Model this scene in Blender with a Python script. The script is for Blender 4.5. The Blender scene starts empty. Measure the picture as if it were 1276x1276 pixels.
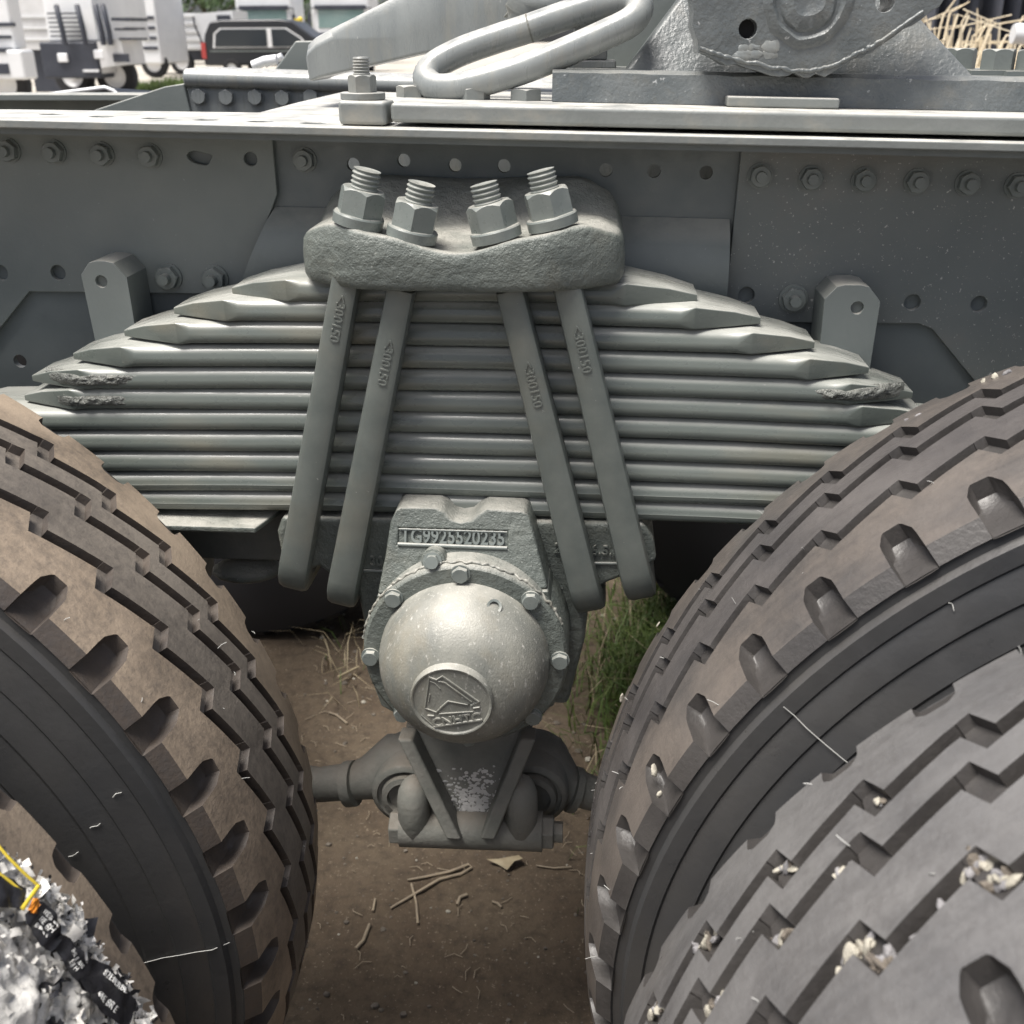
import bpy, bmesh, math, random
import numpy as np
from mathutils import Vector, Matrix, noise
from mathutils.geometry import tessellate_polygon
random.seed(7)
PI = math.pi
sc = bpy.context.scene
C = sc.collection

# ------------------------------------------------------------------ camera
CAM = Vector((0.131, -0.9577, 1.2735)); YAW, PIT, ROL, FPX = -0.0761, 0.4213, -0.0041, 1314.7
fw = Vector((math.sin(YAW)*math.cos(PIT), math.cos(YAW)*math.cos(PIT), -math.sin(PIT)))
rt0 = Vector((math.cos(YAW), -math.sin(YAW), 0)); up0 = rt0.cross(fw)
RT = math.cos(ROL)*rt0 + math.sin(ROL)*up0; UP = -math.sin(ROL)*rt0 + math.cos(ROL)*up0
cd = bpy.data.cameras.new('camera'); cam = bpy.data.objects.new('camera', cd); C.objects.link(cam)
cam.matrix_world = Matrix(((RT.x, UP.x, -fw.x, CAM.x), (RT.y, UP.y, -fw.y, CAM.y), (RT.z, UP.z, -fw.z, CAM.z), (0, 0, 0, 1)))
cd.sensor_width = 36; cd.sensor_fit = 'HORIZONTAL'; cd.lens = FPX/1276*36
cd.clip_start = 0.02; cd.clip_end = 2000
cd.dof.use_dof = True; cd.dof.focus_distance = 1.02; cd.dof.aperture_fstop = 11
sc.camera = cam

# ------------------------------------------------------------------ light
W = bpy.data.worlds.new('World'); sc.world = W; W.use_nodes = True
nt = W.node_tree; bg = nt.nodes['Background']
sky = nt.nodes.new('ShaderNodeTexSky'); sky.sky_type = 'NISHITA'; sky.sun_disc = False
SUN = Vector((-0.26, -0.20, 0.94)).normalized()
sky.sun_elevation = math.asin(SUN.z); sky.sun_rotation = math.atan2(SUN.x, SUN.y)
sky.air_density = 0.6; sky.dust_density = 4.0; sky.ozone_density = 1.0
hs = nt.nodes.new('ShaderNodeHueSaturation'); hs.inputs['Saturation'].default_value = .55     # thin overcast
nt.links.new(sky.outputs[0], hs.inputs['Color']); nt.links.new(hs.outputs[0], bg.inputs[0]); bg.inputs[1].default_value = 0.09
sl = bpy.data.lights.new('sun', 'SUN'); so = bpy.data.objects.new('sun', sl); C.objects.link(so)
sl.energy = 2.9; sl.angle = math.radians(30); sl.color = (1, 0.96, 0.9)
so.rotation_euler = SUN.to_track_quat('Z', 'Y').to_euler()
sc.view_settings.view_transform = 'Standard'; sc.view_settings.look = 'None'
sc.view_settings.gamma = 1; sc.view_settings.use_curve_mapping = False
sc.view_settings.exposure = 1.1

# ------------------------------------------------------------------ photo measurements to world points
def ray(q): return fw + RT*((q[0]-638)/FPX) - UP*((q[1]-638)/FPX)
def atY(q, y):
    d = ray(q); return CAM + d*((y-CAM.y)/d.y)
def atZ(q, z):
    d = ray(q); return CAM + d*((z-CAM.z)/d.z)
TOPZ, TOPK = 1.2000, -0.020
def atTop(q, dz=0):                       # the slightly sloping top of the frame
    d = ray(q); t = (TOPZ+dz+TOPK*CAM.x-CAM.z)/(d.z-TOPK*d.x); return CAM + d*t
def atCyl(q, cx, cz, R):
    d = ray(q); ax, az = CAM.x-cx, CAM.z-cz
    a = d.x**2+d.z**2; b = 2*(ax*d.x+az*d.z); c = ax*ax+az*az-R*R
    t = (-b-math.sqrt(max(b*b-4*a*c, 0)))/(2*a); return CAM + d*t

# ------------------------------------------------------------------ materials
def mat(name, col, rough=0.6, col2=None, scale=8, bump=0.0, bscale=200, dust=None, dustamt=0.0, metal=0.0, spots=None, stretch=None, detail=6, spec=0.5, coat=0, bump2=0, b2scale=30, dustlo=.45, dusthi=.95, stain=None):
    m = bpy.data.materials.new(name); m.use_nodes = True
    n = m.node_tree.nodes; l = m.node_tree.links; b = n['Principled BSDF']
    b.inputs['Roughness'].default_value = rough; b.inputs['Metallic'].default_value = metal
    b.inputs['Specular IOR Level'].default_value = spec
    tc = n.new('ShaderNodeNewGeometry'); pos = tc.outputs['Position']
    if stretch:
        vm = n.new('ShaderNodeVectorMath'); vm.operation = 'MULTIPLY'; vm.inputs[1].default_value = stretch
        l.new(pos, vm.inputs[0]); pos = vm.outputs[0]
    out = None
    def noi(s, d=detail, r=0.55):
        t = n.new('ShaderNodeTexNoise'); t.inputs['Scale'].default_value = s; t.inputs['Detail'].default_value = d
        t.inputs['Roughness'].default_value = r; l.new(pos, t.inputs['Vector']); return t.outputs['Fac']
    def ramp(f, a, c):
        t = n.new('ShaderNodeMapRange'); t.inputs['From Min'].default_value = a; t.inputs['From Max'].default_value = c
        l.new(f, t.inputs['Value']); return t.outputs['Result']
    def mix(f, a, c):
        t = n.new('ShaderNodeMix'); t.data_type = 'RGBA'
        if isinstance(f, float): t.inputs[0].default_value = f
        else: l.new(f, t.inputs[0])
        for k, v in ((6, a), (7, c)):
            if isinstance(v, tuple): t.inputs[k].default_value = v+(1,)
            else: l.new(v, t.inputs[k])
        return t.outputs[2]
    def mul(a, c):
        t = n.new('ShaderNodeMath'); t.operation = 'MULTIPLY'; l.new(a, t.inputs[0])
        if isinstance(c, float): t.inputs[1].default_value = c
        else: l.new(c, t.inputs[1])
        return t.outputs[0]
    if col2: out = mix(ramp(noi(scale), 0.35, 0.68), col, col2)
    else:
        b.inputs['Base Color'].default_value = col+(1,); out = col
    if stain:
        c_, s_, a_ = stain; out = mix(mul(ramp(noi(s_, 4, .65), .52, .72), a_), out, c_)
    if dust:
        sx = n.new('ShaderNodeSeparateXYZ'); l.new(tc.outputs['Normal'], sx.inputs[0])
        f = mul(mul(ramp(sx.outputs[2], dustlo, dusthi), ramp(noi(25, 5), 0.2, 0.6)), dustamt)
        out = mix(f, out, dust)
    if spots:
        scol, sscale, lo, hi = spots
        out = mix(ramp(noi(sscale, 3, .6), lo, hi), out, scol)
    if not isinstance(out, tuple): l.new(out, b.inputs['Base Color'])
    if rough and col2:
        l.new(ramp2(n, l, noi(scale*5), rough-.1, rough+.14), b.inputs['Roughness'])
    if bump:
        bp = n.new('ShaderNodeBump'); bp.inputs['Strength'].default_value = bump; bp.inputs['Distance'].default_value = 0.002
        l.new(noi(bscale, 4), bp.inputs['Height'])
        if bump2:
            b2 = n.new('ShaderNodeBump'); b2.inputs['Strength'].default_value = bump2; b2.inputs['Distance'].default_value = 0.006
            l.new(noi(b2scale, 4), b2.inputs['Height']); l.new(b2.outputs[0], bp.inputs['Normal'])
        l.new(bp.outputs[0], b.inputs['Normal'])
    return m
def ramp2(n, l, f, lo, hi):
    t = n.new('ShaderNodeMapRange'); t.inputs['From Min'].default_value = .3; t.inputs['From Max'].default_value = .7
    t.inputs['To Min'].default_value = lo; t.inputs['To Max'].default_value = hi
    l.new(f, t.inputs['Value']); return t.outputs['Result']

DUST = (0.46, 0.445, 0.40)
M = {}
M['leaf'] = mat('leaf_paint', (.104, .120, .109), .28, (.143, .159, .143), 14, .06, 260, (.45, .45, .415), .8, spots=((.34, .34, .31), 150, .71, .78), stretch=(.35, 1, 1), stain=((.25, .20, .125), 7, .5), dustlo=.38, dusthi=.9)  # dust on top, spread lower so its pale tone also paints the edge highlight
M['leafworn'] = mat('worn_leaf_paint', (.085, .09, .082), .45, (.15, .155, .14), 70, 1.0, 160, DUST, .15, bump2=1.0, b2scale=80)
M['ubolt'] = mat('u_bolt_paint', (.103, .117, .108), .38, (.138, .152, .139), 30, .08, 420, DUST, .45, spots=((.36, .36, .34), 190, .72, .78), stain=((.17, .15, .11), 9, .3))
M['nut'] = mat('nut_paint', (.143, .163, .155), .32, (.185, .205, .192), 40, .06, 420, DUST, .7, spots=((.38, .37, .33), 220, .70, .78))
M['cast'] = mat('cast_paint', (.099, .113, .103), .40, (.140, .155, .139), 22, .5, 640, DUST, .75, bump2=.45, b2scale=120, spots=((.36, .37, .34), 300, .68, .75), stain=((.2, .175, .125), 12, .3), dustlo=.55, dusthi=1.0)
M['dome'] = mat('hub_cover_paint', (.150, .156, .141), .42, (.255, .253, .22), 26, .3, 600, DUST, .6, stretch=(1, 1, .5), spots=((.46, .45, .41), 260, .60, .74), stain=((.24, .2, .13), 16, .45))
M['frame'] = mat('frame_paint', (.132, .150, .146), .44, (.172, .190, .181), 6, .12, 220, DUST, .9, spots=((.24, .25, .25), 130, .70, .76))
M['framedusty'] = mat('speckled_frame_paint', (.120, .134, .131), .44, (.152, .165, .159), 7, .15, 220, DUST, .9, spots=((.36, .36, .34), 300, .655, .71), stain=((.16, .13, .11), 7, .35))
M['framein'] = mat('inner_frame_paint', (.104, .121, .124), .44, (.135, .153, .153), 9, .12, 220, DUST, .9)
M['top'] = mat('top_plate_paint', (.155, .168, .163), .45, (.20, .212, .205), 14, .2, 180, (.54, .525, .485), 1.0, dustlo=.5, dusthi=.9, stain=((.33, .30, .24), 18, .4))
M['rough'] = mat('rough_cut_paint', (.088, .100, .104), .32, (.135, .147, .148), 22, .4, 300, DUST, .3, bump2=.4, b2scale=40, spots=((.34, .35, .35), 170, .68, .75), stain=((.2, .185, .15), 25, .35))
M['fifth'] = mat('fifth_wheel_paint', (.17, .184, .184), .30, (.225, .24, .237), 14, .10, 300, (.50, .49, .46), .9, stretch=(2.2, 2.2, .5), spots=((.42, .42, .40), 140, .72, .78), stain=((.27, .25, .20), 20, .35))
M['drivedirt'] = mat('dirty_axle_paint', (.13, .135, .12), .7, (.19, .185, .165), 22, .5, 160, (.17, .14, .11), .6)
M['mottle'] = mat('white_splashed_paint', (.075, .078, .075), .7, (.12, .12, .115), 40, .5, 200, spots=((.50, .49, .47), 75, .47, .70))
M['white'] = mat('white_truck_paint', (.66, .67, .68), .4, (.74, .75, .76), 1.2)
M['whitedirty'] = mat('dirty_white_paint', (.50, .50, .50), .5, (.66, .66, .66), 1.5)
M['navy'] = mat('dark_chassis_paint', (.028, .032, .045), .5, (.045, .05, .065), 2)
M['blackpaint'] = mat('black_van_paint', (.02, .022, .026), .3)
M['glass'] = mat('tinted_glass', (.03, .036, .042), .12)
M['screen'] = mat('windscreen_glass', (.17, .26, .25), .08, (.26, .34, .33), 1)
M['chrome'] = mat('chrome_trim', (.72, .72, .72), .3)
M['red'] = mat('red_lens', (.38, .05, .045), .3)
M['yellow'] = mat('yellow_plastic', (.68, .52, .05), .5)
M['lens'] = mat('headlight_lens', (.75, .76, .78), .15)
M['plainrubber'] = mat('plain_rubber', (.018, .018, .02), .8)
M['bark'] = mat('bark', (.10, .075, .05), .9, (.06, .045, .03), 6)
M['leafgreen'] = mat('tree_leaves', (.045, .085, .03), .6, (.08, .13, .045), 1.5)
M['grass'] = mat('green_grass', (.045, .085, .015), .6, (.105, .145, .03), 30)
M['straw'] = mat('dry_straw', (.26, .21, .13), .7, (.38, .32, .21), 40)
M['reed'] = mat('dry_reed', (.62, .52, .36), .7, (.80, .72, .56), 4)
M['twig'] = mat('pale_twig', (.24, .195, .14), .7, (.33, .27, .19), 60)
M['stone'] = mat('pale_stone', (.30, .28, .23), .8, (.46, .43, .36), 60, .8, 200)
M['greystone'] = mat('grey_stone', (.17, .165, .17), .8, (.27, .26, .26), 60, .8, 200)
M['mudstone'] = mat('mud_clod', (.10, .085, .07), .9, (.18, .155, .125), 60, .8, 200)
M['blackfilm'] = mat('black_film', (.012, .012, .014), .35, (.03, .03, .035), 80, .5, 120)
M['print'] = mat('white_print', (.72, .72, .70), .6)
M['orange'] = mat('orange_film', (.62, .22, .02), .5)
M['film'] = mat('crumpled_film', (.44, .43, .405), .28, (.72, .705, .67), 30, .5, 160, bump2=.6, b2scale=70, spots=((.16, .15, .14), 30, .58, .66))
M['hair'] = mat('rubber_hair', (.40, .40, .38), .5)
M['scrap'] = mat('pale_film_scraps', (.66, .64, .60), .35, (.80, .78, .74), 60)
M['splash'] = mat('white_paint_splash', (.46, .455, .44), .6, (.58, .57, .55), 60)
M['tarp'] = mat('dark_tarp', (.03, .034, .045), .5, (.075, .08, .10), 3, stretch=(3, 1, .4))

def rubber(name, dusty, dusty2, amt, sheen):
    m = bpy.data.materials.new(name); m.use_nodes = True
    n = m.node_tree.nodes; l = m.node_tree.links; b = n['Principled BSDF']
    g = n.new('ShaderNodeNewGeometry')
    def noi(s, d=6, r=.6):
        t = n.new('ShaderNodeTexNoise'); t.inputs['Scale'].default_value = s; t.inputs['Detail'].default_value = d; t.inputs['Roughness'].default_value = r
        l.new(g.outputs['Position'], t.inputs['Vector']); return t.outputs['Fac']
    def mr(f, a, c, lo=0, hi=1):
        t = n.new('ShaderNodeMapRange'); t.inputs['From Min'].default_value = a; t.inputs['From Max'].default_value = c
        t.inputs['To Min'].default_value = lo; t.inputs['To Max'].default_value = hi; l.new(f, t.inputs['Value']); return t.outputs['Result']
    def mix(f, a, c):
        t = n.new('ShaderNodeMix'); t.data_type = 'RGBA'; l.new(f, t.inputs[0])
        for k, v in ((6, a), (7, c)):
            if isinstance(v, tuple): t.inputs[k].default_value = v+(1,)
            else: l.new(v, t.inputs[k])
        return t.outputs[2]
    a = mix(mr(noi(13), .35, .65), dusty, dusty2)
    a = mix(mr(noi(120, 6, .75), .42, .75, 0, amt), a, (.055, .05, .048))
    tcn = n.new('ShaderNodeTexCoord'); vm = n.new('ShaderNodeVectorMath'); vm.operation = 'MULTIPLY'; vm.inputs[1].default_value = (9, 110, 9); l.new(tcn.outputs['Object'], vm.inputs[0])
    stn = n.new('ShaderNodeTexNoise'); stn.inputs['Scale'].default_value = 1; stn.inputs['Detail'].default_value = 5; stn.inputs['Roughness'].default_value = .65; l.new(vm.outputs[0], stn.inputs['Vector']); streak = stn.outputs['Fac']
    a = mix(mr(streak, .48, .75, 0, .28), a, tuple(x*.6 for x in dusty)); a = mix(mr(streak, .50, .28, 0, .15), a, tuple(min(1, x*1.25) for x in dusty2))
    a = mix(mr(noi(5, 3), .50, .68, 0, .7), a, tuple(min(1, x*1.2) for x in dusty2))
    l.new(a, b.inputs['Base Color'])
    l.new(mr(noi(20), .3, .7, sheen, sheen+.25), b.inputs['Roughness'])
    bp = n.new('ShaderNodeBump'); bp.inputs['Strength'].default_value = .35; bp.inputs['Distance'].default_value = .0015
    l.new(noi(240, 4), bp.inputs['Height']); l.new(bp.outputs[0], b.inputs['Normal'])
    return m
M['treadL'] = rubber('brown_dusty_tread', (.130, .114, .099), (.20, .175, .148), .7, .42)
M['shoulderL'] = rubber('tan_dusty_tread', (.205, .163, .123), (.33, .262, .195), .65, .5)
M['treadR'] = rubber('dark_grey_tread', (.066, .062, .062), (.10, .092, .088), .6, .25)
M['shoulderR'] = rubber('tan_grey_tread', (.066, .062, .060), (.125, .108, .094), .6, .28)
M['treadO'] = rubber('pale_grey_tread', (.098, .096, .096), (.142, .138, .135), .5, .26)
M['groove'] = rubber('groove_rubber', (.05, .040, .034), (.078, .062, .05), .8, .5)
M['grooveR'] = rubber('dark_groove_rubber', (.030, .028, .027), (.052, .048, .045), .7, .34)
M['side'] = mat('sidewall_rubber', (.040, .041, .043), .36, (.054, .053, .052), 9, .12, 200, (.10, .085, .07), .35)

# ------------------------------------------------------------------ mesh helpers
class MB:
    def __init__(s): s.v = []; s.f = []; s.m = []
    def add(s, vs, fs, mi=0):
        o = len(s.v); s.v += [tuple(x) for x in vs]; s.f += [tuple(i+o for i in f) for f in fs]; s.m += [mi]*len(fs); return s
    def box(s, x0, x1, y0, y1, z0, z1, mi=0):
        v = [(x, y, z) for z in (z0, z1) for y in (y0, y1) for x in (x0, x1)]
        return s.add(v, [(0, 2, 3, 1), (4, 5, 7, 6), (0, 1, 5, 4), (2, 6, 7, 3), (0, 4, 6, 2), (1, 3, 7, 5)], mi)
    def loft(s, rings, caps=True, mi=0, closed=True):
        n = len(rings[0]); v = [p for r in rings for p in r]; f = []
        for i in range(len(rings)-1):
            for j in range(n if closed else n-1):
                a = i*n+j; b = i*n+(j+1) % n; f.append((a, b, b+n, a+n))
        if caps: f.append(tuple(range(n-1, -1, -1))); f.append(tuple(range((len(rings)-1)*n, len(rings)*n)))
        return s.add(v, f, mi)
    def cyl(s, p0, p1, r0, r1=None, seg=16, caps=True, mi=0):
        return s.tube([p0, p1], [r0, r0 if r1 is None else r1], seg, caps, mi)
    def tube(s, path, r, seg=10, caps=True, mi=0, closed=False, flat=1.0, ph=0.0, up=None):
        P = [Vector(p) for p in path]; n = len(P)
        R = r if isinstance(r, (list, tuple)) else [r]*n
        rings = []; ref = None
        for i in range(n):
            a = P[(i-1) % n] if (closed or i > 0) else P[i]; b = P[(i+1) % n] if (closed or i < n-1) else P[i]
            t = (b-a).normalized()
            if up is not None: ref = Vector(up)
            if ref is None:
                ref = Vector((0, 0, 1)) if abs(t.z) < .9 else Vector((1, 0, 0))
            ref = (ref - t*ref.dot(t)).normalized(); bi = t.cross(ref)
            rings.append([P[i]+(ref*math.cos(ph+2*PI*k/seg)+bi*flat*math.sin(ph+2*PI*k/seg))*R[i] for k in range(seg)])
        if closed:
            rings.append(rings[0]); return s.loft(rings, False, mi)
        return s.loft(rings, caps, mi)
    def revolve(s, prof, c, axis, seg=32, mi=0, caps=False, ph=0):  # prof: (radius, along axis)
        ax = Vector(axis).normalized(); r = Vector((0, 0, 1)) if abs(ax.z) < .9 else Vector((1, 0, 0))
        r = (r-ax*r.dot(ax)).normalized(); b = ax.cross(r); c = Vector(c)
        return s.loft([[c+ax*h+(r*math.cos(ph+2*PI*k/seg)+b*math.sin(ph+2*PI*k/seg))*max(q, 1e-5) for k in range(seg)] for q, h in prof], caps, mi)
    def prism(s, poly, d0, d1, holes=(), mi=0, ax='y', bevel=0):     # poly in (x,z), extruded along y (or (x,y) along z)
        loops = [list(poly)]+[list(h) for h in holes]
        flat = [p for lp in loops for p in lp]
        bm = bmesh.new(); vs = [bm.verts.new((p[0], p[1], 0)) for p in flat]; es = []; o = 0
        for lp in loops:
            k = len(lp); es += [bm.edges.new((vs[o+i], vs[o+(i+1) % k])) for i in range(k)]; o += k
        for i, v in enumerate(vs): v.index = i
        bmesh.ops.triangle_fill(bm, use_beauty=True, use_dissolve=False, edges=es)
        tris = [tuple(v.index for v in f.verts) for f in bm.faces]; bm.free()
        mk = (lambda p, d: (p[0], d, p[1])) if ax == 'y' else ((lambda p, d: (p[0], p[1], d)) if ax == 'z' else (lambda p, d: (d, p[0], p[1])))
        n = len(flat); v = [mk(p, d0) for p in flat]+[mk(p, d1) for p in flat]
        f = [tuple(t) for t in tris]+[tuple(i+n for i in t[::-1]) for t in tris]; o = 0
        for lp in loops:
            m = len(lp)
            for i in range(m): a = o+i; b = o+(i+1) % m; f.append((a, b, b+n, a+n))
            o += m
        return s.add(v, f, mi)
    def sphere(s, c, r, seg=8, rg=6, mi=0, nz=0, sd=0):
        v = []; f = []; c = Vector(c); rr = r if isinstance(r, (tuple, list)) else (r, r, r)
        for i in range(rg+1):
            for j in range(seg):
                th = PI*i/rg; ph = 2*PI*j/seg; d = Vector((math.sin(th)*math.cos(ph), math.sin(th)*math.sin(ph), math.cos(th)))
                k = 1+nz*noise.noise(d*1.7+Vector((sd*3.1, sd*1.7, sd))) if nz else 1
                v.append(c+Vector((d.x*rr[0], d.y*rr[1], d.z*rr[2]))*k)
        for i in range(rg):
            for j in range(seg): a = i*seg+j; b = i*seg+(j+1) % seg; f.append((a, a+seg, b+seg, b))
        return s.add(v, f, mi)
    def mesh(s, name, mats, angle=35, fix=True):
        me = bpy.data.meshes.new(name); me.from_pydata(s.v, [], s.f)
        for m in (mats if isinstance(mats, (list, tuple)) else [mats]): me.materials.append(m)
        me.polygons.foreach_set('material_index', s.m)
        if fix:
            bm = bmesh.new(); bm.from_mesh(me); bmesh.ops.remove_doubles(bm, verts=bm.verts, dist=1e-6); bmesh.ops.recalc_face_normals(bm, faces=bm.faces); bm.to_mesh(me); bm.free()
        me.shade_smooth()
        if angle: me.set_sharp_from_angle(angle=math.radians(angle))
        me.update(); return me
ORG = {}
def link(name, me, parent=None, loc=(0, 0, 0), rot=None, bev=0, seg=2):
    o = bpy.data.objects.new(name, me); C.objects.link(o); loc = Vector(loc)
    ORG[o.name] = loc.copy(); o.location = loc
    if parent is not None: o.parent = parent; o.location = loc-ORG[parent.name]
    if rot is not None: o.rotation_euler = rot
    if bev:
        m = o.modifiers.new('bevel', 'BEVEL'); m.width = bev; m.segments = seg; m.limit_method = 'ANGLE'; m.angle_limit = math.radians(40); m.harden_normals = True
    return o
def obj(name, mb, mats, parent=None, angle=35, bev=0, loc=(0, 0, 0), fix=True): return link(name, mb.mesh(name, mats, angle, fix), parent, loc, None, bev)
def empty(name, loc):
    o = bpy.data.objects.new(name, None); C.objects.link(o); o.location = loc; o.empty_display_size = .1; ORG[o.name] = Vector(loc); return o
def tag(o, label, cat, group=None):
    o['label'] = label; o['category'] = cat
    if group: o['group'] = group
    return o
def struct(o): o['kind'] = 'structure'; return o
def stuff(o): o['kind'] = 'stuff'; return o
def text_mesh(s, size, depth, m, bold=0.0):
    cu = bpy.data.curves.new('text', 'FONT'); cu.body = s; cu.size = size; cu.extrude = depth/2; cu.align_x = 'CENTER'; cu.align_y = 'CENTER'
    cu.offset = bold; cu.space_character = 1.0; cu.resolution_u = 3
    t = bpy.data.objects.new('text', cu); C.objects.link(t)
    bpy.context.view_layer.update()
    me = bpy.data.meshes.new_from_object(t); bpy.data.objects.remove(t); bpy.data.curves.remove(cu)
    me.materials.clear(); me.materials.append(m); return me
FRONT = Matrix(((1, 0, 0), (0, 0, -1), (0, 1, 0)))       # text plane XY to the plane that faces -Y
def circ(x, z, r, n=16): return [(x+r*math.cos(2*PI*k/n), z+r*math.sin(2*PI*k/n)) for k in range(n)]

GZ = -0.048
# ------------------------------------------------------------------ ground
def ground_h(x, y):
    d = math.hypot(x, y); a = 1/(1+(d/6)**2)
    h = .010*noise.noise((x*3.1, y*3.1, .3))+.005*noise.noise((x*11, y*11, 2.3))
    if y < 2.5 and abs(x) < 2: h += .003*noise.noise((x*34, y*34, 5))+.002*noise.noise((x*80, y*80, 7))
    return GZ+h*a
def sp(n, a, b): return [a*math.sinh(b*(2*i/n-1)) for i in range(n+1)]
def gridcoords(dense0, dense1, step, far):
    r = list(np.arange(dense0, dense1, step)); s = step
    while r[-1] < far: s *= 1.28; r.append(r[-1]+s)
    s = step
    while r[0] > -far: s *= 1.28; r.insert(0, r[0]-s)
    return r
gx = gridcoords(-.85, .8, .011, 420); gy = gridcoords(.0, 1.9, .011, 420)
V = [(x, y, ground_h(x, y)) for y in gy for x in gx]; nx = len(gx)
F = [(j*nx+i, j*nx+i+1, (j+1)*nx+i+1, (j+1)*nx+i) for j in range(len(gy)-1) for i in range(nx-1)]
mb = MB(); mb.add(V, F)
gm = bpy.data.materials.new('brown_soil_and_pale_gravel'); gm.use_nodes = True
n = gm.node_tree.nodes; l = gm.node_tree.links; b = n['Principled BSDF']; b.inputs['Roughness'].default_value = .95
g = n.new('ShaderNodeNewGeometry')
def gn(s, d=8, r=.6):
    t = n.new('ShaderNodeTexNoise'); t.inputs['Scale'].default_value = s; t.inputs['Detail'].default_value = d; t.inputs['Roughness'].default_value = r
    l.new(g.outputs['Position'], t.inputs['Vector']); return t.outputs['Fac']
def gmr(f, a, c, lo=0., hi=1.):
    t = n.new('ShaderNodeMapRange'); t.inputs['From Min'].default_value = a; t.inputs['From Max'].default_value = c; t.inputs['To Min'].default_value = lo; t.inputs['To Max'].default_value = hi
    l.new(f, t.inputs['Value']); return t.outputs['Result']
def gmix(f, a, c):
    t = n.new('ShaderNodeMix'); t.data_type = 'RGBA'; l.new(f, t.inputs[0])
    for k, v in ((6, a), (7, c)):
        if isinstance(v, tuple): t.inputs[k].default_value = v+(1,)
        else: l.new(v, t.inputs[k])
    return t.outputs[2]
soil = gmix(gmr(gn(5), .35, .65), (.084, .060, .039), (.118, .090, .060))
soil = gmix(gmr(gn(45, 5, .7), .45, .75), soil, (.048, .035, .024))
soil = gmix(gmr(gn(160, 3, .7), .62, .72), soil, (.27, .22, .16))
grav = gmix(gmr(gn(.6), .4, .6), (.36, .33, .28), (.46, .43, .38))
ln = n.new('ShaderNodeVectorMath'); ln.operation = 'LENGTH'; l.new(g.outputs['Position'], ln.inputs[0])
l.new(gmix(gmr(ln.outputs['Value'], 3, 7), soil, grav), b.inputs['Base Color'])
bp = n.new('ShaderNodeBump'); bp.inputs['Strength'].default_value = .8; bp.inputs['Distance'].default_value = .006
l.new(gn(60, 6, .7), bp.inputs['Height']); l.new(bp.outputs[0], b.inputs['Normal'])
gr = obj('ground', mb, gm, None, 0, fix=False); struct(gr)

# ------------------------------------------------------------------ THE TRUCK
truck = empty('truck', (0, .55, GZ))
tag(truck, 'grey green painted truck chassis with leaf spring stack, dual tyres and fifth wheel mount', 'truck')

# hex fasteners -----------------------------------------------------
def nut_mb(r, h, ch=.12, hole=None, z0=0):
    mb = MB()
    def hexr(rr, z): return [(rr*math.cos(PI/3*k), rr*math.sin(PI/3*k), z) for k in range(6)]
    k = 24
    def ring(rr, z, blend):         # between hexagon and circle
        out = []
        for i in range(k):
            a = 2*PI*i/k; hx = math.cos(PI/6)/math.cos((a % (PI/3))-PI/6)
            out.append((rr*min(hx, blend)*math.cos(a), rr*min(hx, blend)*math.sin(a), z))
        return out
    zc = h*ch
    rings = [ring(r, z0, 1), ring(r, z0+h-zc, 1)]
    # chamfer: corners pulled down
    top = []
    for i in range(k):
        a = 2*PI*i/k; hx = math.cos(PI/6)/math.cos((a % (PI/3))-PI/6); dz = zc*(hx-.866)/.134
        rings[1][i] = (rings[1][i][0], rings[1][i][1], z0+h-dz*.9-.0002)
        top.append((r*.86*math.cos(a), r*.86*math.sin(a), z0+h))
    mb.loft(rings+[top], True); return mb
def orient(axis): return Vector(axis).to_track_quat('Z', 'Y').to_euler()

# web bolt with nut : local axis +Z outwards
mb = nut_mb(.0108, .0095); mb.cyl((0, 0, .0093), (0, 0, .015), .0056, .005, 12); mb.cyl((0, 0, -.001), (0, 0, .0018), .0122, seg=20)
ME_BOLT = mb.mesh('bolt', M['frame'], 30)
mb = nut_mb(.0125, .010); mb.cyl((0, 0, .0098), (0, 0, .018), .0062, .0055, 12); mb.cyl((0, 0, -.001), (0, 0, .0022), .0145, seg=20)
ME_BOLTL = mb.mesh('bolt', M['nut'], 30)

# frame rail --------------------------------------------------------
YW = .122
def topz(x): return TOPZ+TOPK*x
def P2(q, y=YW): p = atY(q, y); return (p.x, p.z)
holes = []
for q in ((440, 205), (503, 200), (567, 206), (628, 207), (755, 212), (815, 213), (880, 215)): holes.append(circ(*P2(q, .130), .0066, 14))
for q, r in (((25, 450), .0075),): holes.append(circ(*P2(q, .130), r, 14))
mb = MB(); mb.prism([(-.95, .86), (1.0, .83), (1.0, 1.1705), (-.95, 1.2095)], .130, .138, [h[::-1] for h in holes])
rail = obj('frame_rail', mb, M['framein'], truck)
# stamped bead behind the saddle
mb = MB(); prof = []
x0, x1 = -.225, .268
for k in range(11):
    a = k/10; z = 1.119-.115*a; d = .030*math.sin(PI*min(1, a*1.02+.0))**.6 if a < .97 else .004
    prof.append((d+.001, z))
v0 = [(-.187-max(0, 1.132-z)*.48+.001, .1295-d, z) for d, z in prof]; v1 = [(.2655, .1295-d, z-.009) for d, z in prof]
mb.loft([v0, v1], False, closed=False)
obj('pressed_bead', mb, M['frame'], rail, 50)
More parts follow.
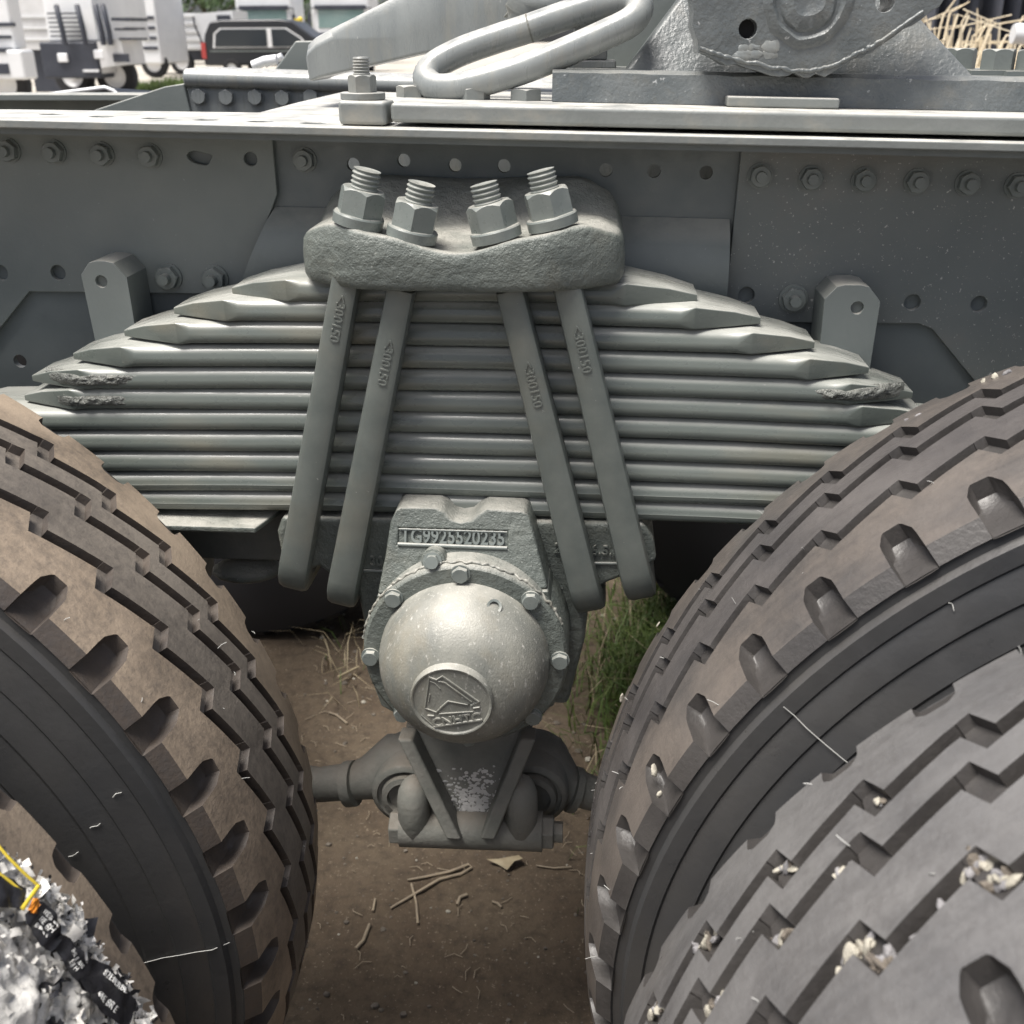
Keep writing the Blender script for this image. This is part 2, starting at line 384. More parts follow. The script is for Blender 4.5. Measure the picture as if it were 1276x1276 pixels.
# fish plates
hl = [circ(*P2((0, 340)), .0082, 16)[::-1], circ(*P2((72, 340)), .0080, 16)[::-1], circ(*P2((312, 198)), .0066, 14)[::-1]]
c = P2((245, 197)); hl.append([(c[0]+.012*math.cos(t)*(1+.15*math.sin(3*t))+.003, c[1]+.0068*math.sin(t)*(1+.25*math.cos(2*t+1))) for t in [-2*PI*k/18 for k in range(18)]])
mb = MB(); mb.prism([(-.9, 1.2085), (-.187, 1.194), (-.187, 1.132), (-.236, 1.030), (-.466, 1.030), (-.62, .878), (-.9, .878)], YW, .1295, hl)
pl = obj('reinforcement_plate', mb, M['frame'], rail, bev=.0012)
hr = [circ(*P2(q), .0080, 16)[::-1] for q in ((930, 368), (1137, 377), (1220, 379))]
mb = MB(); mb.prism([(.271, 1.185), (.2665, 1.008), (.462, 1.009), (.476, 1.004), (.535, .942), (.60, .862), (.98, .855), (.98, 1.171)], YW, .1295, hr)
pr = obj('reinforcement_plate', mb, M['framedusty'], rail, bev=.0012)
for q, y in (((8, 188), YW), ((65, 190), YW), ((125, 193), YW), ((185, 195), YW), ((378, 200), .130), ((948, 220), YW), ((1012, 223), YW), ((1078, 225), YW), ((1144, 227), YW), ((1208, 229), YW), ((1270, 232), YW)):
    p = atY(q, y-.006); o = link('bolt', ME_BOLT, rail, (p.x, y, p.z), orient((0, -1, 0))); o.rotation_euler.rotate_axis('Z', random.random())
for q in ((207, 347), (265, 349), (990, 374)):
    p = atY(q, YW-.008); o = link('bolt', ME_BOLTL, rail, (p.x, YW, p.z), orient((0, -1, 0))); o.rotation_euler.rotate_axis('Z', random.random())
# stop brackets
def bracket(xa, xb, zt, zb, hole, lean):
    w = xb-xa
    poly = [(xa+.002+lean, zb), (xb-.002+lean, zb), (xb, zt-.016), (xb-.012, zt-.002), (xb-.020, zt), (xa+.018, zt), (xa+.010, zt-.002), (xa, zt-.014)]
    mb = MB(); mb.prism(poly, .072, .1215, [circ(hole[0], hole[1], .0062, 14)[::-1]]); mb.prism(circ(hole[0], hole[1], .0064, 14), .0775, .079); return mb
o = obj('stop_bracket', bracket(-.381, -.334, 1.073, .93, (-.361, 1.0525), .004), M['frame'], rail, bev=.003)
o = obj('stop_bracket', bracket(.355, .408, 1.058, .93, (.387, 1.036), 0), M['frame'], rail, bev=.003)
# far rail and inside
mb = MB(); mb.box(-2.4, 2.4, .99, 1.0, .86, 1.19); mb.box(-2.4, 2.4, .90, .99, 1.182, 1.19); mb.box(-2.4, 2.4, .90, .99, .86, .868)
obj('frame_rail', mb, M['frame'], truck)

# top flange plate with holes ---------------------------------------
fe = .032
back = [atTop(q) for q in ((0, 136), (160, 138), (322, 140), (372, 127), (428, 114))]
xs = [-1.05, -.5, -.2, .058, .3, .499, .98]
front = [(-1.05, fe), (-.4, fe), (.1, fe-.001), (.5, fe), (.98, fe)]
bk = [(back[4].x, min(back[4].y, .78)), (back[3].x, back[3].y), (back[2].x, back[2].y), (back[1].x, back[1].y), (back[0].x, back[0].y), (-1.05, back[0].y)]
poly = front+[(.98, .78)]+bk
th = [circ(p.x, p.y, .0125, 16)[::-1] for p in (atTop(q) for q in ((65, 142), (127, 145), (192, 147), (258, 149), (324, 151), (390, 153)))]
mb = MB(); mb.prism(poly, 0, .0075, th, ax='z')
mb.v = [(x, y, z+topz(x)-.0075) for x, y, z in mb.v]
_m = MB(); _m.box(-.95, .98, .045, .129, -.0135, -.0085); _m.v = [(x, y, z+topz(x)) for x, y, z in _m.v]
obj('rail_flange', _m, M['framein'], rail)
flange = obj('top_flange', mb, M['top'], truck, bev=.0015)

# fifth wheel base ---------------------------------------------------
def slab(x0, x1, y0, y1, z0, z1):      # slab riding on the sloping frame top
    mb = MB(); mb.box(x0, x1, y0, y1, z0, z1); mb.v = [(x, y, z+topz(x)) for x, y, z in mb.v]; return mb
xa = atY((486, 150), .05).x
mb = slab(xa, 1.0, .052, .5, .0035, .0205)
base = obj('base_plate', mb, M['top'], truck, bev=.004)
p0, p1 = atY((421, 140), .05), atY((481, 140), .05)
mb = slab(p0.x, p1.x, .050, .098, .0005, .0215)
blk = obj('clamp_block', mb, M['top'], base, bev=.004)
cx = atY((452, 110), .075).x; zb = topz(cx)+.0215
mb = MB(); mb.cyl((0, 0, 0), (0, 0, .0062), .0205, seg=32)
o = obj('washer', mb, M['top'], base, loc=(cx, .074, zb), bev=.001)
mb = nut_mb(.0130, .0150); o = obj('nut', mb, M['top'], base, 30, loc=(cx, .074, zb+.0062)); o.rotation_euler.z = .25
def thread(r, h, pitch, taper=.004):
    prof = [(0, 0), (r*.97, 0)]; z = 0
    while z < h-pitch: prof += [(r, z+pitch*.25), (r, z+pitch*.4), (r*.88, z+pitch*.7), (r*.88, z+pitch*.8)]; z += pitch
    prof += [(r*.97, z+pitch*.25), (r*.86, h), (0, h+.0003)]
    return prof
mb = MB(); mb.revolve(thread(.0078, .0150, .0026), (0, 0, 0), (0, 0, 1), 24)
obj('stud', mb, M['top'], base, 30, loc=(cx, .074, zb+.0211))
mb = nut_mb(.0165, .0105); ME_PB = mb.mesh('bolt_head', M['top'], 30)
for q, yy in (((515, 128), .16), ((590, 128), .14), ((655, 130), .14)):
    p = atY(q, yy); o = link('bolt_head', ME_PB, base, (p.x, yy, topz(p.x)+.0205)); o.rotation_euler.z = random.random()
# rough base angle, welded packing, pedestal
pa, pb = atY((688, 110), .12), atY((1400, 110), .12)
mb = MB(); N = 60
for i in range(N):
    pass
def rough_slab(x0, x1, y0, y1, z0, z1, nx, amp, sd):
    mb = MB(); rings = []
    for i in range(nx+1):
        x = x0+(x1-x0)*i/nx; t = topz(x)
        q = lambda k: amp*noise.noise((x*40, k*3.7, sd))
        rings.append([(x, y0+q(1), z0+t), (x, y0+.004+q(2), z1+t-.003+q(3)), (x, y0+.010, z1+t+q(4)*.5), (x, y1, z1+t), (x, y1, z0+t)])
    mb.loft(rings); return mb
ang = obj('base_angle', rough_slab(pa.x, 1.0, .118, .46, .021, .0495, 70, .0016, 1), M['rough'], base, 40)
pk0, pk1 = atY((905, 130), .1), atY((1045, 130), .1)
mb = slab(pk0.x, pk1.x, .095, .1175, .0208, .030); obj('packing_strip', mb, M['top'], base, bev=.002)
# pedestal: sloped plate with gusset
zt = topz(.25)+.0575
def wp(q, y): return tuple(atY(q, y))
A = [wp((772, 98), .155), wp((1222, 104), .155), wp((1135, 10), .20), wp((1060, -70), .23), wp((880, -70), .23), wp((845, 0), .20)]
mb = MB(); n0 = len(A)
Bk = [(x, y+.05, z) for x, y, z in A]
mb.add(A+Bk, [tuple(range(n0)), tuple(range(2*n0-1, n0-1, -1))]+[(i, (i+1) % n0, (i+1) % n0+n0, i+n0) for i in range(n0)])
ped = obj('pedestal', mb, M['rough'], truck, 25, bev=.004)
A = [wp((700, 97), .28), wp((900, 97), .28), wp((900, -60), .28), wp((770, -60), .28), wp((720, 60), .28)]
mb = MB(); Bk = [(x, y+.03, z) for x, y, z in A]; n0 = len(A)
mb.add(A+Bk, [tuple(range(n0)), tuple(range(2*n0-1, n0-1, -1))]+[(i, (i+1) % n0, (i+1) % n0+n0, i+n0) for i in range(n0)])
obj('side_plate', mb, M['frame'], ped, 25)
# small block with collar standing on the angle (behind the loop)
p = atY((735, 92), .2); zz = topz(p.x)+.0495
mb = MB(); mb.box(p.x-.026, p.x+.026, .185, .24, zz-.001, zz+.007); mb.box(p.x-.017, p.x+.017, .195, .23, zz+.007, zz+.05)
obj('stop_block', mb, M['fifth'], base, bev=.002)
# pivot casting in front of the pedestal
out = [(860, -60), (862, 0), (868, 68), (905, 78), (960, 92), (1000, 97), (1030, 93), (1075, 72), (1100, 58), (1150, 22), (1190, -12), (1190, -60)]
pts = []
for i in range(len(out)):
    a, b2 = out[i], out[(i+1) % len(out)]
    for k in range(4):
        t = k/4; x = a[0]+(b2[0]-a[0])*t; y = a[1]+(b2[1]-a[1])*t
        if 0 < i < 10: x += 5*noise.noise((x*.05, y*.05, 1)); y += 8*noise.noise((x*.06, y*.06, 7))
        pts.append(P2((x, y), .095))
hh = [circ(*P2((932, 36), .095), .0082, 14)[::-1], circ(*P2((1103, 2), .095), .0085, 14)[::-1]]
mb = MB(); mb.prism(pts, .095, .150, hh)
cast = obj('pivot_casting', mb, M['rough'], truck, 30, bev=.005)
q_ = P2((932, 36), .095); mb = MB(); mb.prism(circ(q_[0], q_[1], .0080, 16), .110, .112); obj('hole_shade_disc', mb, M['plainrubber'], cast)  # near-black disc painted in for the shade inside the casting hole
cc = P2((1008, 0), .095)
mb = MB(); mb.revolve([(.040, 0), (.037, .0025), (.032, .0035), (.029, .0012), (.026, .0012), (.023, .0035), (.014, .0045), (.010, .0025), (0, .0025)], (cc[0], .0955, cc[1]), (0, -1, 0), 48)
mb.v = [(x+.0025*noise.noise((x*60, z*60, 1)), y+.0012*noise.noise((x*90, z*90, 4)), z+.0025*noise.noise((x*60, z*60, 8))) for x, y, z in mb.v]
obj('pivot_boss', mb, M['rough'], cast, 30)
mb = MB(); pth = []; rr = []
wpx = [(872, 60), (905, 71), (960, 84), (1000, 89), (1030, 85), (1075, 64), (1100, 50), (1150, 14)]
for k in range(150):
    t = k/149*7; x = float(np.interp(t, range(8), [a[0] for a in wpx])); y = float(np.interp(t, range(8), [a[1] for a in wpx]))
    q = P2((x+2*noise.noise((k*.2, 1, 0)), y+2.5*noise.noise((k*.15, 7, 0))), .095); pth.append((q[0], .0950, q[1])); rr.append(.0019+.0012*noise.noise((k*.35, 3, 2)))
mb.tube(pth, rr, 8); obj('weld_bead', mb, M['rough'], cast, 60)
mb = MB()
for k in range(9):
    q = P2((912+random.uniform(0, 50), 58+random.uniform(0, 16)), .095); r = random.uniform(.003, .006); mb.sphere((q[0], .0952, q[1]), (r*1.8, r*.2, r), 10, 6, nz=.5, sd=k+50)
obj('weld_spatter', mb, M['fifth'], cast, 60)
for q, yy in ((((1193, 92)), .24), ((1240, 98), .21), ((1284, 98), .20)):
    p = atY(q, yy); zz = topz(p.x)+.0495
    mb = nut_mb(.0165, .019, z0=.005); mb.box(-.030, .030, -.02, .02, 0, .005)
    o = obj('bolt_head', mb, M['frame'], base, 30, loc=(p.x, yy, zz))
# lifting loop: bent round bar
ys = .155
cl = []
def sm(path, n):     # Catmull-Rom closed
    o = []; m = len(path)
    for i in range(m):
        a, b, c, d = (Vector(path[(i+k) % m]) for k in (-1, 0, 1, 2))
        for k in range(n):
            t = k/n; o.append(.5*((2*b)+(c-a)*t+(2*a-5*b+4*c-d)*t*t+(3*b-a-3*c+d)*t**3))
    return o
loop_px = [((531, 98), .158), ((541, 82), .170), ((575, 64), .178), ((620, 48), .18), ((660, 35), .18), ((715, 16), .18), ((760, 3), .178), ((787, -1), .168), ((797, 10), .155), ((786, 27), .142), ((750, 45), .138), ((700, 67), .138), ((650, 87), .138), ((600, 102), .138), ((566, 109), .140), ((543, 109), .147)]
path = sm([tuple(atY(q, yy)) for q, yy in loop_px], 5)
mb = MB(); mb.tube(path, .0135, 16, closed=True, up=(.25, 1, .5))
lp = obj('tow_loop', mb, M['fifth'], truck, 60)
k_ = min(range(len(path)), key=lambda i: (path[i]-atY((662, 35), .18)).length); d_ = (path[k_+1]-path[k_-1]).normalized()
mb = MB(); mb.tube([path[k_]-d_*.0008, path[k_]+d_*.0008], .01385, 24); obj('weld_seam', mb, M['drivedirt'], lp, 40)
# inclined guide ramp of the fifth wheel (curved lower end)
ry = .30
up_px = [(380, 68), (382, 56), (392, 46), (410, 36), (470, 6), (560, -40), (720, -110)]
lo_px = [(385, 101), (388, 101), (400, 96), (425, 90), (520, 68), (640, 44), (800, 10)]
rings = []
for i in range(len(up_px)):
    a, b2 = atY(up_px[i], ry), atY(lo_px[i], ry)
    e = .03
    rings.append([tuple(b2), tuple(b2.lerp(a, .35)), tuple(b2.lerp(a, .8)), tuple(a+Vector((0, .008, 0))), tuple(a+Vector((0, .09, .003))), tuple(b2+Vector((0, .09, 0)))])
mb = MB(); mb.loft(rings)
rampo = obj('guide_ramp', mb, M['fifth'], truck, 50, bev=.006)
a0 = atY((878+0, -60), .34)
mb = MB(); q0, q1 = atY((645, 12), .24), atY((730, -20), .24)
mb.sphere(tuple(atY((668, 6), .26)), (.035, .02, .022), 10, 8, nz=.7, sd=3)
obj('weld_lump', mb, M['top'], rampo, 60)

# crossmember with bolts ---------------------------------------------
cy = .74
L0 = atY((229, 85), cy); L1 = atY((229, 150), cy); Rr = atY((640, 108), cy)
zt0 = L0.z; dz = (atY((500, 92), cy).z-L0.z)
rings = []
for i in range(13):
    t = i/12; x = L0.x+t*(Rr.x-L0.x+.5); z = zt0-.016*t*2; e = .004*(1 if i in (0, 12) else 0)
    prof = [(cy, z-.20), (cy, z-.027), (cy-.008, z-.025), (cy-.013, z-.018), (cy-.013, z-.010), (cy-.008, z-.003), (cy, z), (cy+.10, z), (cy+.10, z-.20)]
    rings.append([(x, y, zz) for y, zz in prof])
mb = MB(); mb.loft(rings)
cm = obj('crossmember', mb, M['fifth'], truck, 45, bev=.004)
mb = nut_mb(.0118, .009); mb.cyl((0, 0, -.001), (0, 0, .0018), .0135, seg=20); ME_CB = mb.mesh('bolt', M['fifth'], 30)
for q in ((249, 120), (283, 121), (319, 121), (353, 122), (388, 120)):
    p = atY(q, cy); o = link('bolt', ME_CB, cm, (p.x, cy+.0005, p.z), orient((0, -1, 0))); o.rotation_euler.rotate_axis('Z', .3+random.random()*.3)
# sloping gusset left of it, mudguard edge and triangular bracket
A = [wp((100, 150), .72), wp((240, 150), .735), wp((229, 104), .735), wp((205, 108), .735), wp((118, 137), .72)]
mb = MB(); Bk = [(x, y+.012, z) for x, y, z in A]; n0 = 5
mb.add(A+Bk, [tuple(range(n0)), tuple(range(2*n0-1, n0-1, -1))]+[(i, (i+1) % n0, (i+1) % n0+n0, i+n0) for i in range(n0)])
obj('gusset_plate', mb, M['frame'], cm, 25, bev=.002)
A = [wp((-60, 150), 1.5), wp((168, 140), 1.5), wp((152, 124), 1.5), wp((133, 109), 1.5), (wp((60, 117), 1.5)), wp((-60, 130), 1.5)]
mb = MB(); Bk = [(x, y+.3, z-.02) for x, y, z in A]; n0 = 6
mb.add(A+Bk, [tuple(range(n0)), tuple(range(2*n0-1, n0-1, -1))]+[(i, (i+1) % n0, (i+1) % n0+n0, i+n0) for i in range(n0)])
mg = obj('mudguard', mb, M['blackpaint'], truck, 25)
mb = MB(); mb.tube([wp((-60, 131), 1.49), wp((60, 118), 1.49), wp((131, 109), 1.49), wp((141, 113), 1.49), wp((153, 124), 1.49)], .0045, 8)
obj('edge_trim', mb, M['chrome'], mg, 60)
A = [wp((338, 92), .9), wp((430, 92), .9), wp((430, 50), .9), wp((368, 51), .9)]
mb = MB(); Bk = [(x, y+.02, z) for x, y, z in A]; n0 = 4
mb.add(A+Bk, [tuple(range(n0)), tuple(range(2*n0-1, n0-1, -1))]+[(i, (i+1) % n0, (i+1) % n0+n0, i+n0) for i in range(n0)])
obj('triangular_bracket', mb, M['frame'], cm, 25, bev=.003)
mb = MB(); mb.tube([wp((315, 82), .95), wp((330, 76), .95), wp((345, 74), .95)], .008, 8); mb.tube([wp((330, 80), .97), wp((352, 70), .97)], .006, 8)
obj('hose_coupling', mb, M['white'], cm, 60)

# leaf spring ---------------------------------------------------------
ZB = [1.052, 1.0325, 1.0110, .9885, .9665, .9455, .9240, .9015, .8795, .8580, .8375]
tips = [(-.212, .229), (-.272, .289), (-.325, .341), (-.381, .394), (-.428, .438), (-.44, .452), (-.55, .56), (-.60, .61), (-.66, .66), (-.67, .67), (-.68, .68)]
core = MB(); core.box(-.10, .14, .03, .06, .845, 1.068)
spring = obj('leaf_spring', core, M['leaf'], truck)
def leaf_mb(i):
    xl, xr = tips[i]; zb = ZB[i]; T = .0205 if i < 9 else .0195
    st = []
    L = .060+.006*random.random(); Rl = .062+.006*random.random()
    fr = [0, .0015, .4, .97, 1.0]
    xs = [xl+f*L for f in fr]+[xl+L+.012]+list(np.linspace(xl+L+.03, xr-Rl-.03, 26))+[xr-Rl-.012]+[xr-f*Rl for f in fr[::-1]]
    rings = []
    for x in xs:
        d = min((x-xl)/L, (xr-x)/Rl); d = max(0, min(1, d)); inn = max(0, min(1, (min(x-xl-L, xr-x-Rl))/.012))
        yf = (1-d)**1.1*.028; t = T*(.30+.70*min(1, d*1.1)**.75); bul = .0012+.0080*inn
        zoff = -.0065*(x/.42)**2+.0012*noise.noise((x*6, i*3.3, 0))
        yb = .09-(1-d)*.012; z0 = zb+zoff+ (1-d)*.0008; prof = []
        rnd = .0015+.0035*inn
        rc = min(.0016+.0038*inn, t*.40); bl = .0003*inn
        for k in range(5): a = PI/2*k/4; prof.append((yf+rc*(1-math.sin(a)), z0+rc*(1-math.cos(a))))
        prof.append((yf-bl, z0+t*.42))
        ru = min(.0012+.0098*inn, t*.56)
        for k in range(7): a = PI/2*k/6; prof.append((yf+ru*(1-math.cos(a)), z0+t-ru*(1-math.sin(a))))
        for k in range(5):
            a = PI/2-PI*k/4; prof.append((yb-.004*(1-math.cos(a)), z0+t/2+t/2*math.sin(a)))
        rings.append([(x, y, z) for y, z in prof])
    mb = MB(); mb.loft(rings); return mb
for i in range(11):
    obj('leaf', leaf_mb(i), M['leaf'], spring, 32)
# flame-cut scars near the ends of two leaves
for (x0, x1, zi) in ((-.405, -.30, 4), (-.405, -.31, 5), (.335, .432, 4)):
    pass
def scar(xa, xb, i, sd):
    mb = MB(); nx, nz = 44, 10; v = []
    for a in range(nx+1):
        for c in range(nz+1):
            x = xa+(xb-xa)*a/nx; s = c/nz; ex = min(1, 4*min(a/nx, 1-a/nx)); es = math.sin(PI*s)
            z = ZB[i]+.001+.0165*s-.0065*(x/.42)**2; d = .5*(noise.noise((x*120, s*5, sd))+.6*noise.noise((x*260, s*11, sd+3)))
            th = (.0030+.0046*max(-.9, d))*ex*es**.8; xe = min(abs(x-tips[i][0]), abs(tips[i][1]-x)); yf = .028*max(0, 1-xe/.062)**1.1
            y = yf+.0085*max(0, abs(s-.5)*2-.35)**2/.42*min(1, xe/.08)+.0010-th
            v.append((x, y, z))
    f = [(a*(nz+1)+c, (a+1)*(nz+1)+c, (a+1)*(nz+1)+c+1, a*(nz+1)+c+1) for a in range(nx) for c in range(nz)]
    mb.add(v, f); return mb
for a in ((-.408, -.305, 4, 1), (-.395, -.315, 5, 5), (.335, .428, 4, 13)):
    obj('scale_scar', scar(*a), M['leafworn'], spring, 60)

# saddle (top clamp casting) -----------------------------------------
def sup(t, a, b, n):          # chamfered block in plan
    x, y = a*math.cos(t), b*math.sin(t); u, v = abs(x)/a, abs(y)/b
    k = (u**n+v**n+((u+v)/1.56)**n)**(-1/n); return (x*k, y*k)
SX, SY = .0135, .040
def stop_z(x, y):
    u = (x-SX)/.138; f = 1.1140+.025*min(abs(u), .72)**1.9-.010*(max(0, abs(u)-.74)/.26)**2
    rear = max(0, min(1, (y-.06)/.03)); f += .034*rear*(1-.5*u*u)
    f -= .008*max(0, 1-((x-SX)/.055)**2)**2*max(0, min(1, (.03-y)/.05))
    return f
K = 180; rings = []
for (sc_, z, top, inset) in ((.968, 1.0730, 0, 0), (.980, 1.0736, 0, 0), (.998, 1.079, 0, 0), (1.0, 1.086, 0, 0), (1.0, 1.096, 0, 0), (1.0, 1.1005, 0, 0), (.990, 0, -.0040, 0), (.974, 0, -.0009, 0), (.95, 0, 0, 0), (.84, 0, -.001, 0), (.72, 0, -.003, 1), (.5, 0, -.003, 1), (.25, 0, -.003, 1), (.02, 0, -.003, 1)):
    r = []
    for k in range(K):
        t = 2*PI*k/K; x, y = sup(t, .1465*sc_, .090*sc_+(0), 22); x += SX; y += SY
        zz = z if z else stop_z(x, y)+top
        if z:
            zz = z if z < 1.09 else z+.25*(stop_z(x, y)-1.118)
        q = .0011*noise.noise((x*45, y*45, zz*45))+.0007*noise.noise((x*130, y*130, zz*130))
        r.append((x+q, y+q*.8, zz+q*.6))
    rings.append(r)
mb = MB(); mb.loft(rings)
saddle = obj('spring_saddle', mb, M['cast'], truck, 50)

# u bolts ---------------------------------------------------------------
legs = [((-.0805, 1.108), (-.1605, .790), 0), ((-.0330, 1.094), (-.1115, .773), 0), ((.0530, 1.094), (.1310, .776), 0), ((.1010, 1.108), (.1815, .792), 0)]
txt = text_mesh('<300150', .0125, .0011, M['ubolt'], .0001)
txt.transform(Matrix.Rotation(-PI/2, 4, 'Z'))
UY = -.020
for i, (tp, bt, _) in enumerate(legs):
    tp = Vector((tp[0], UY, tp[1])); bt = Vector((bt[0], UY, bt[1])); ax = (tp-bt).normalized(); sd = Vector((0, 1, 0)).cross(ax)
    hw, hd = .0154, .0130
    def ring(c, axis, fwd, k=1.0, kd=1.0):
        s2 = axis.cross(fwd).normalized(); o = []
        for (a, b2) in ((-.62, -1), (.62, -1), (.9, -.86), (1, -.5), (1, .6), (.7, 1), (-.7, 1), (-1, .6), (-1, -.5), (-.9, -.86)):
            o.append(c+s2*(a*hw*k)+fwd*(b2*hd*kd))
        return o
    rings = []
    Y = Vector((0, 1, 0))
    for t in (.925, .8, .6, .3, .1):
        rings.append(ring(bt.lerp(tp, t), -ax, Y, (.80+.20*(1-min(1, t)))))
    for k in range(7):
        a = PI/2*k/6; rad = .030; cen = bt+Y*rad
        f2 = Y*math.cos(a)+ax*math.sin(a)
        c2 = cen-f2*rad*1.0
        axis = -ax*math.cos(a)+Y*math.sin(a)
        rings.append(ring(c2, axis, f2, 1.0))
    e = rings[-1]; rings.append([p+Vector((0, .06, 0)) for p in e])
    mb = MB(); mb.loft(rings)
    ub = obj('u_bolt', mb, M['ubolt'], truck, 40)
    seat = [1.1275, 1.1172, 1.1172, 1.1275][i]; c0 = bt+ax*((seat-bt.z)/ax.z); c0 = Vector((c0.x, -.024 if i in (1, 2) else -.018, c0.z))
    mb = MB(); mb.revolve(thread(.0124, .0445, .0040), (0, 0, 0), (0, 0, 1), 28)
    o = link('stud', mb.mesh('stud', M['nut'], 30), ub, c0, orient(ax))
    mb = MB(); mb.revolve([(0, -.003), (.0222, -.003), (.0225, .0052), (.0216, .0066), (.0205, .0068), (0, .0075)], (0, 0, 0), (0, 0, 1), 40)
    o = link('washer', mb.mesh('washer', M['nut'], 30), ub, c0, orient(ax))
    mb = nut_mb(.0208, .0225, .14, z0=.0062)
    o = link('nut', mb.mesh('nut', M['nut'], 30), ub, c0, orient(ax)); o.rotation_euler.rotate_axis('Z', [.35, .05, .55, .2][i])
    mk = bt.lerp(tp, [.80, .72, .66, .72][i]); o = link('stamped_number', txt, ub, mk+Vector((0, -.0137, 0)))
    o.rotation_euler = (Matrix((sd*-1 if sd.x < 0 else sd, ax, Vector((0, -1, 0)))).transposed()).to_euler()

# trunnion bracket -------------------------------------------------------
FLY_ = -.074
def leanY(z): return -.022-(.88-z)*.36
def atLean(q):
    d = ray(q); t = (-.022-.36*.88+.36*CAM.z-CAM.y)/(d.y-.36*d.z); return CAM+d*t
pxs = [(470, 742), (480, 692), (486, 652), (494, 635), (500, 632), (545, 633)]+[(556, 640), (563, 648), (574, 651), (586, 649), (594, 642)]+[(606, 635), (651, 637), (658, 642), (666, 668), (683, 735)]
poly = [(p.x, p.z) for p in (atLean(q) for q in pxs)]
ZL = min(poly[0][1], poly[-1][1]); YL = leanY(ZL)
tq = [(497, 659), (632, 663), (632, 683), (496, 678)]
tb = [(p.x, p.z) for p in (atLean(q) for q in tq)]
mb = MB(); mb.prism(poly, 0, 1, [tb[::-1]])
mb.v = [(x, leanY(z) if y == 0 else .05, z) for x, y, z in mb.v]
fl4 = [(tb[3][0]-.001, tb[3][1]-.001), (tb[2][0]+.001, tb[2][1]-.001), (tb[1][0]+.001, tb[1][1]+.001), (tb[0][0]-.001, tb[0][1]+.001)]
mb.add([(x, leanY(z)+.003, z) for x, z in fl4], [(0, 1, 2, 3)])
trun = obj('trunnion_bracket', mb, M['cast'], truck, 40, bev=.003)
lowp = [poly[0]]+[poly[-1]]+[(p.x, p.z) for p in (atY(q, YL) for q in ((701, 800), (706, 835), (690, 880), (640, 905), (520, 905), (475, 880), (460, 840), (460, 795)))]
mb = MB(); mb.prism(lowp, YL, .05); obj('lower_housing', mb, M['cast'], trun, 40, bev=.002)
c4 = sum((Vector((x, leanY(z)+.002, z)) for x, z in tb), Vector())/4
tx = Vector((tb[1][0]-tb[0][0], leanY(tb[1][1])-leanY(tb[0][1]), tb[1][1]-tb[0][1])).normalized(); tn = Vector((0, -1, .36)).normalized(); tx = (tx-tn*tx.dot(tn)).normalized(); ty_ = tn.cross(tx)
me = text_mesh('TG9925520235', .0200, .0045, M['nut'], .0003)
wd = max(v.co.x for v in me.vertices)-min(v.co.x for v in me.vertices)
o = link('cast_number', me, trun, c4); o.rotation_euler = Matrix((tx, ty_, tn)).transposed().to_euler(); o.scale = ((tb[1][0]-tb[0][0])*.96/wd, 1, 1)
for (u, w2), r in (((3, 2), .0021), ((0, 1), .0009)):
    q0, q1 = tb[u], tb[w2]; mb = MB(); mb.tube([(q0[0], leanY(q0[1])-.0003, q0[1]), (q1[0], leanY(q1[1])-.0003, q1[1])], r, 8); obj('number_lip', mb, M['nut'], trun, 60)
# rear body with the spring seat wings
body = [(-.176, .832), (-.183, .815), (-.180, .775), (-.165, .764), (-.142, .777), (-.125, .762), (-.105, .757), (-.098, .70), (-.085, .62), (.118, .62), (.134, .70), (.138, .757), (.155, .768), (.170, .775), (.187, .782), (.204, .795), (.199, .820), (.188, .8355)]
mb = MB(); mb.prism(body, -.004, .10)
tb2 = obj('spring_seat', mb, M['cast'], trun, 40, bev=.005)
for s, x, z in (('6.5.2', atY((754, 686), -.005).x, atY((754, 686), -.005).z), ('2', atY((695, 683), -.005).x, atY((695, 683), -.005).z), ('30', -.081, .786)):
    me = text_mesh(s, .0150, .003, M['cast'], .0001); o = link('cast_number', me, trun, (x, -.0055, z)); o.rotation_euler = FRONT.to_euler()
for a_, b_ in (((.117, -.005, .7905), (.19, -.005, .7925)), ((-.095, -.005, .7745), (-.07, -.005, .775))):
    mb = MB(); mb.tube([a_, b_], .0017, 8); obj('number_lip', mb, M['nut'], trun, 60)
# bolt above the cover
p = atY((540, 698), FLY_+.012); mb = MB(); mb.revolve([(.0118, -.03), (.0118, .001), (.0112, .003), (.009, .0034), (0, .0034)], (0, 0, 0), (0, -1, .3), 32); obj('boss', mb, M['cast'], trun, loc=p)
mb = nut_mb(.0072, .008); mb.cyl((0, 0, -.001), (0, 0, .002), .0092, seg=24); o = link('bolt', mb.mesh('bolt', M['nut'], 30), trun, p+Vector((0, -.0045, .001)), orient((0, -1, .3)))
# flange, cover, bolts, emblem
FLY = -.074
pl_, pr_ = atY((455, 830), FLY), atY((706, 830), FLY)
CX = (pl_.x+pr_.x)/2; RF = (pr_.x-pl_.x)/2*1.015; CZ = atY((577, 705), FLY).z-RF
mb = MB(); mb.revolve([(RF, .07), (RF, .006), (RF-.0012, .002), (RF-.0035, 0), (RF-.018, 0), (RF-.018, .02)], (CX, FLY, CZ), (0, 1, 0), 96)
fl = obj('hub_flange', mb, M['cast'], trun, 40)
mb = MB(); pth = []; rr = []
for k in range(160):        # gasket sealant squeezed out round the upper edge
    a = math.radians(22+150*k/159); r = RF+.0004+.0016*noise.noise((k*.35, 0, 1))
    pth.append((CX+r*math.cos(a), FLY+.007+.004*noise.noise((k*.25, 3, 1)), CZ+r*math.sin(a))); rr.append(.0016+.0016*max(-.5, noise.noise((k*.45, 5, 1))))
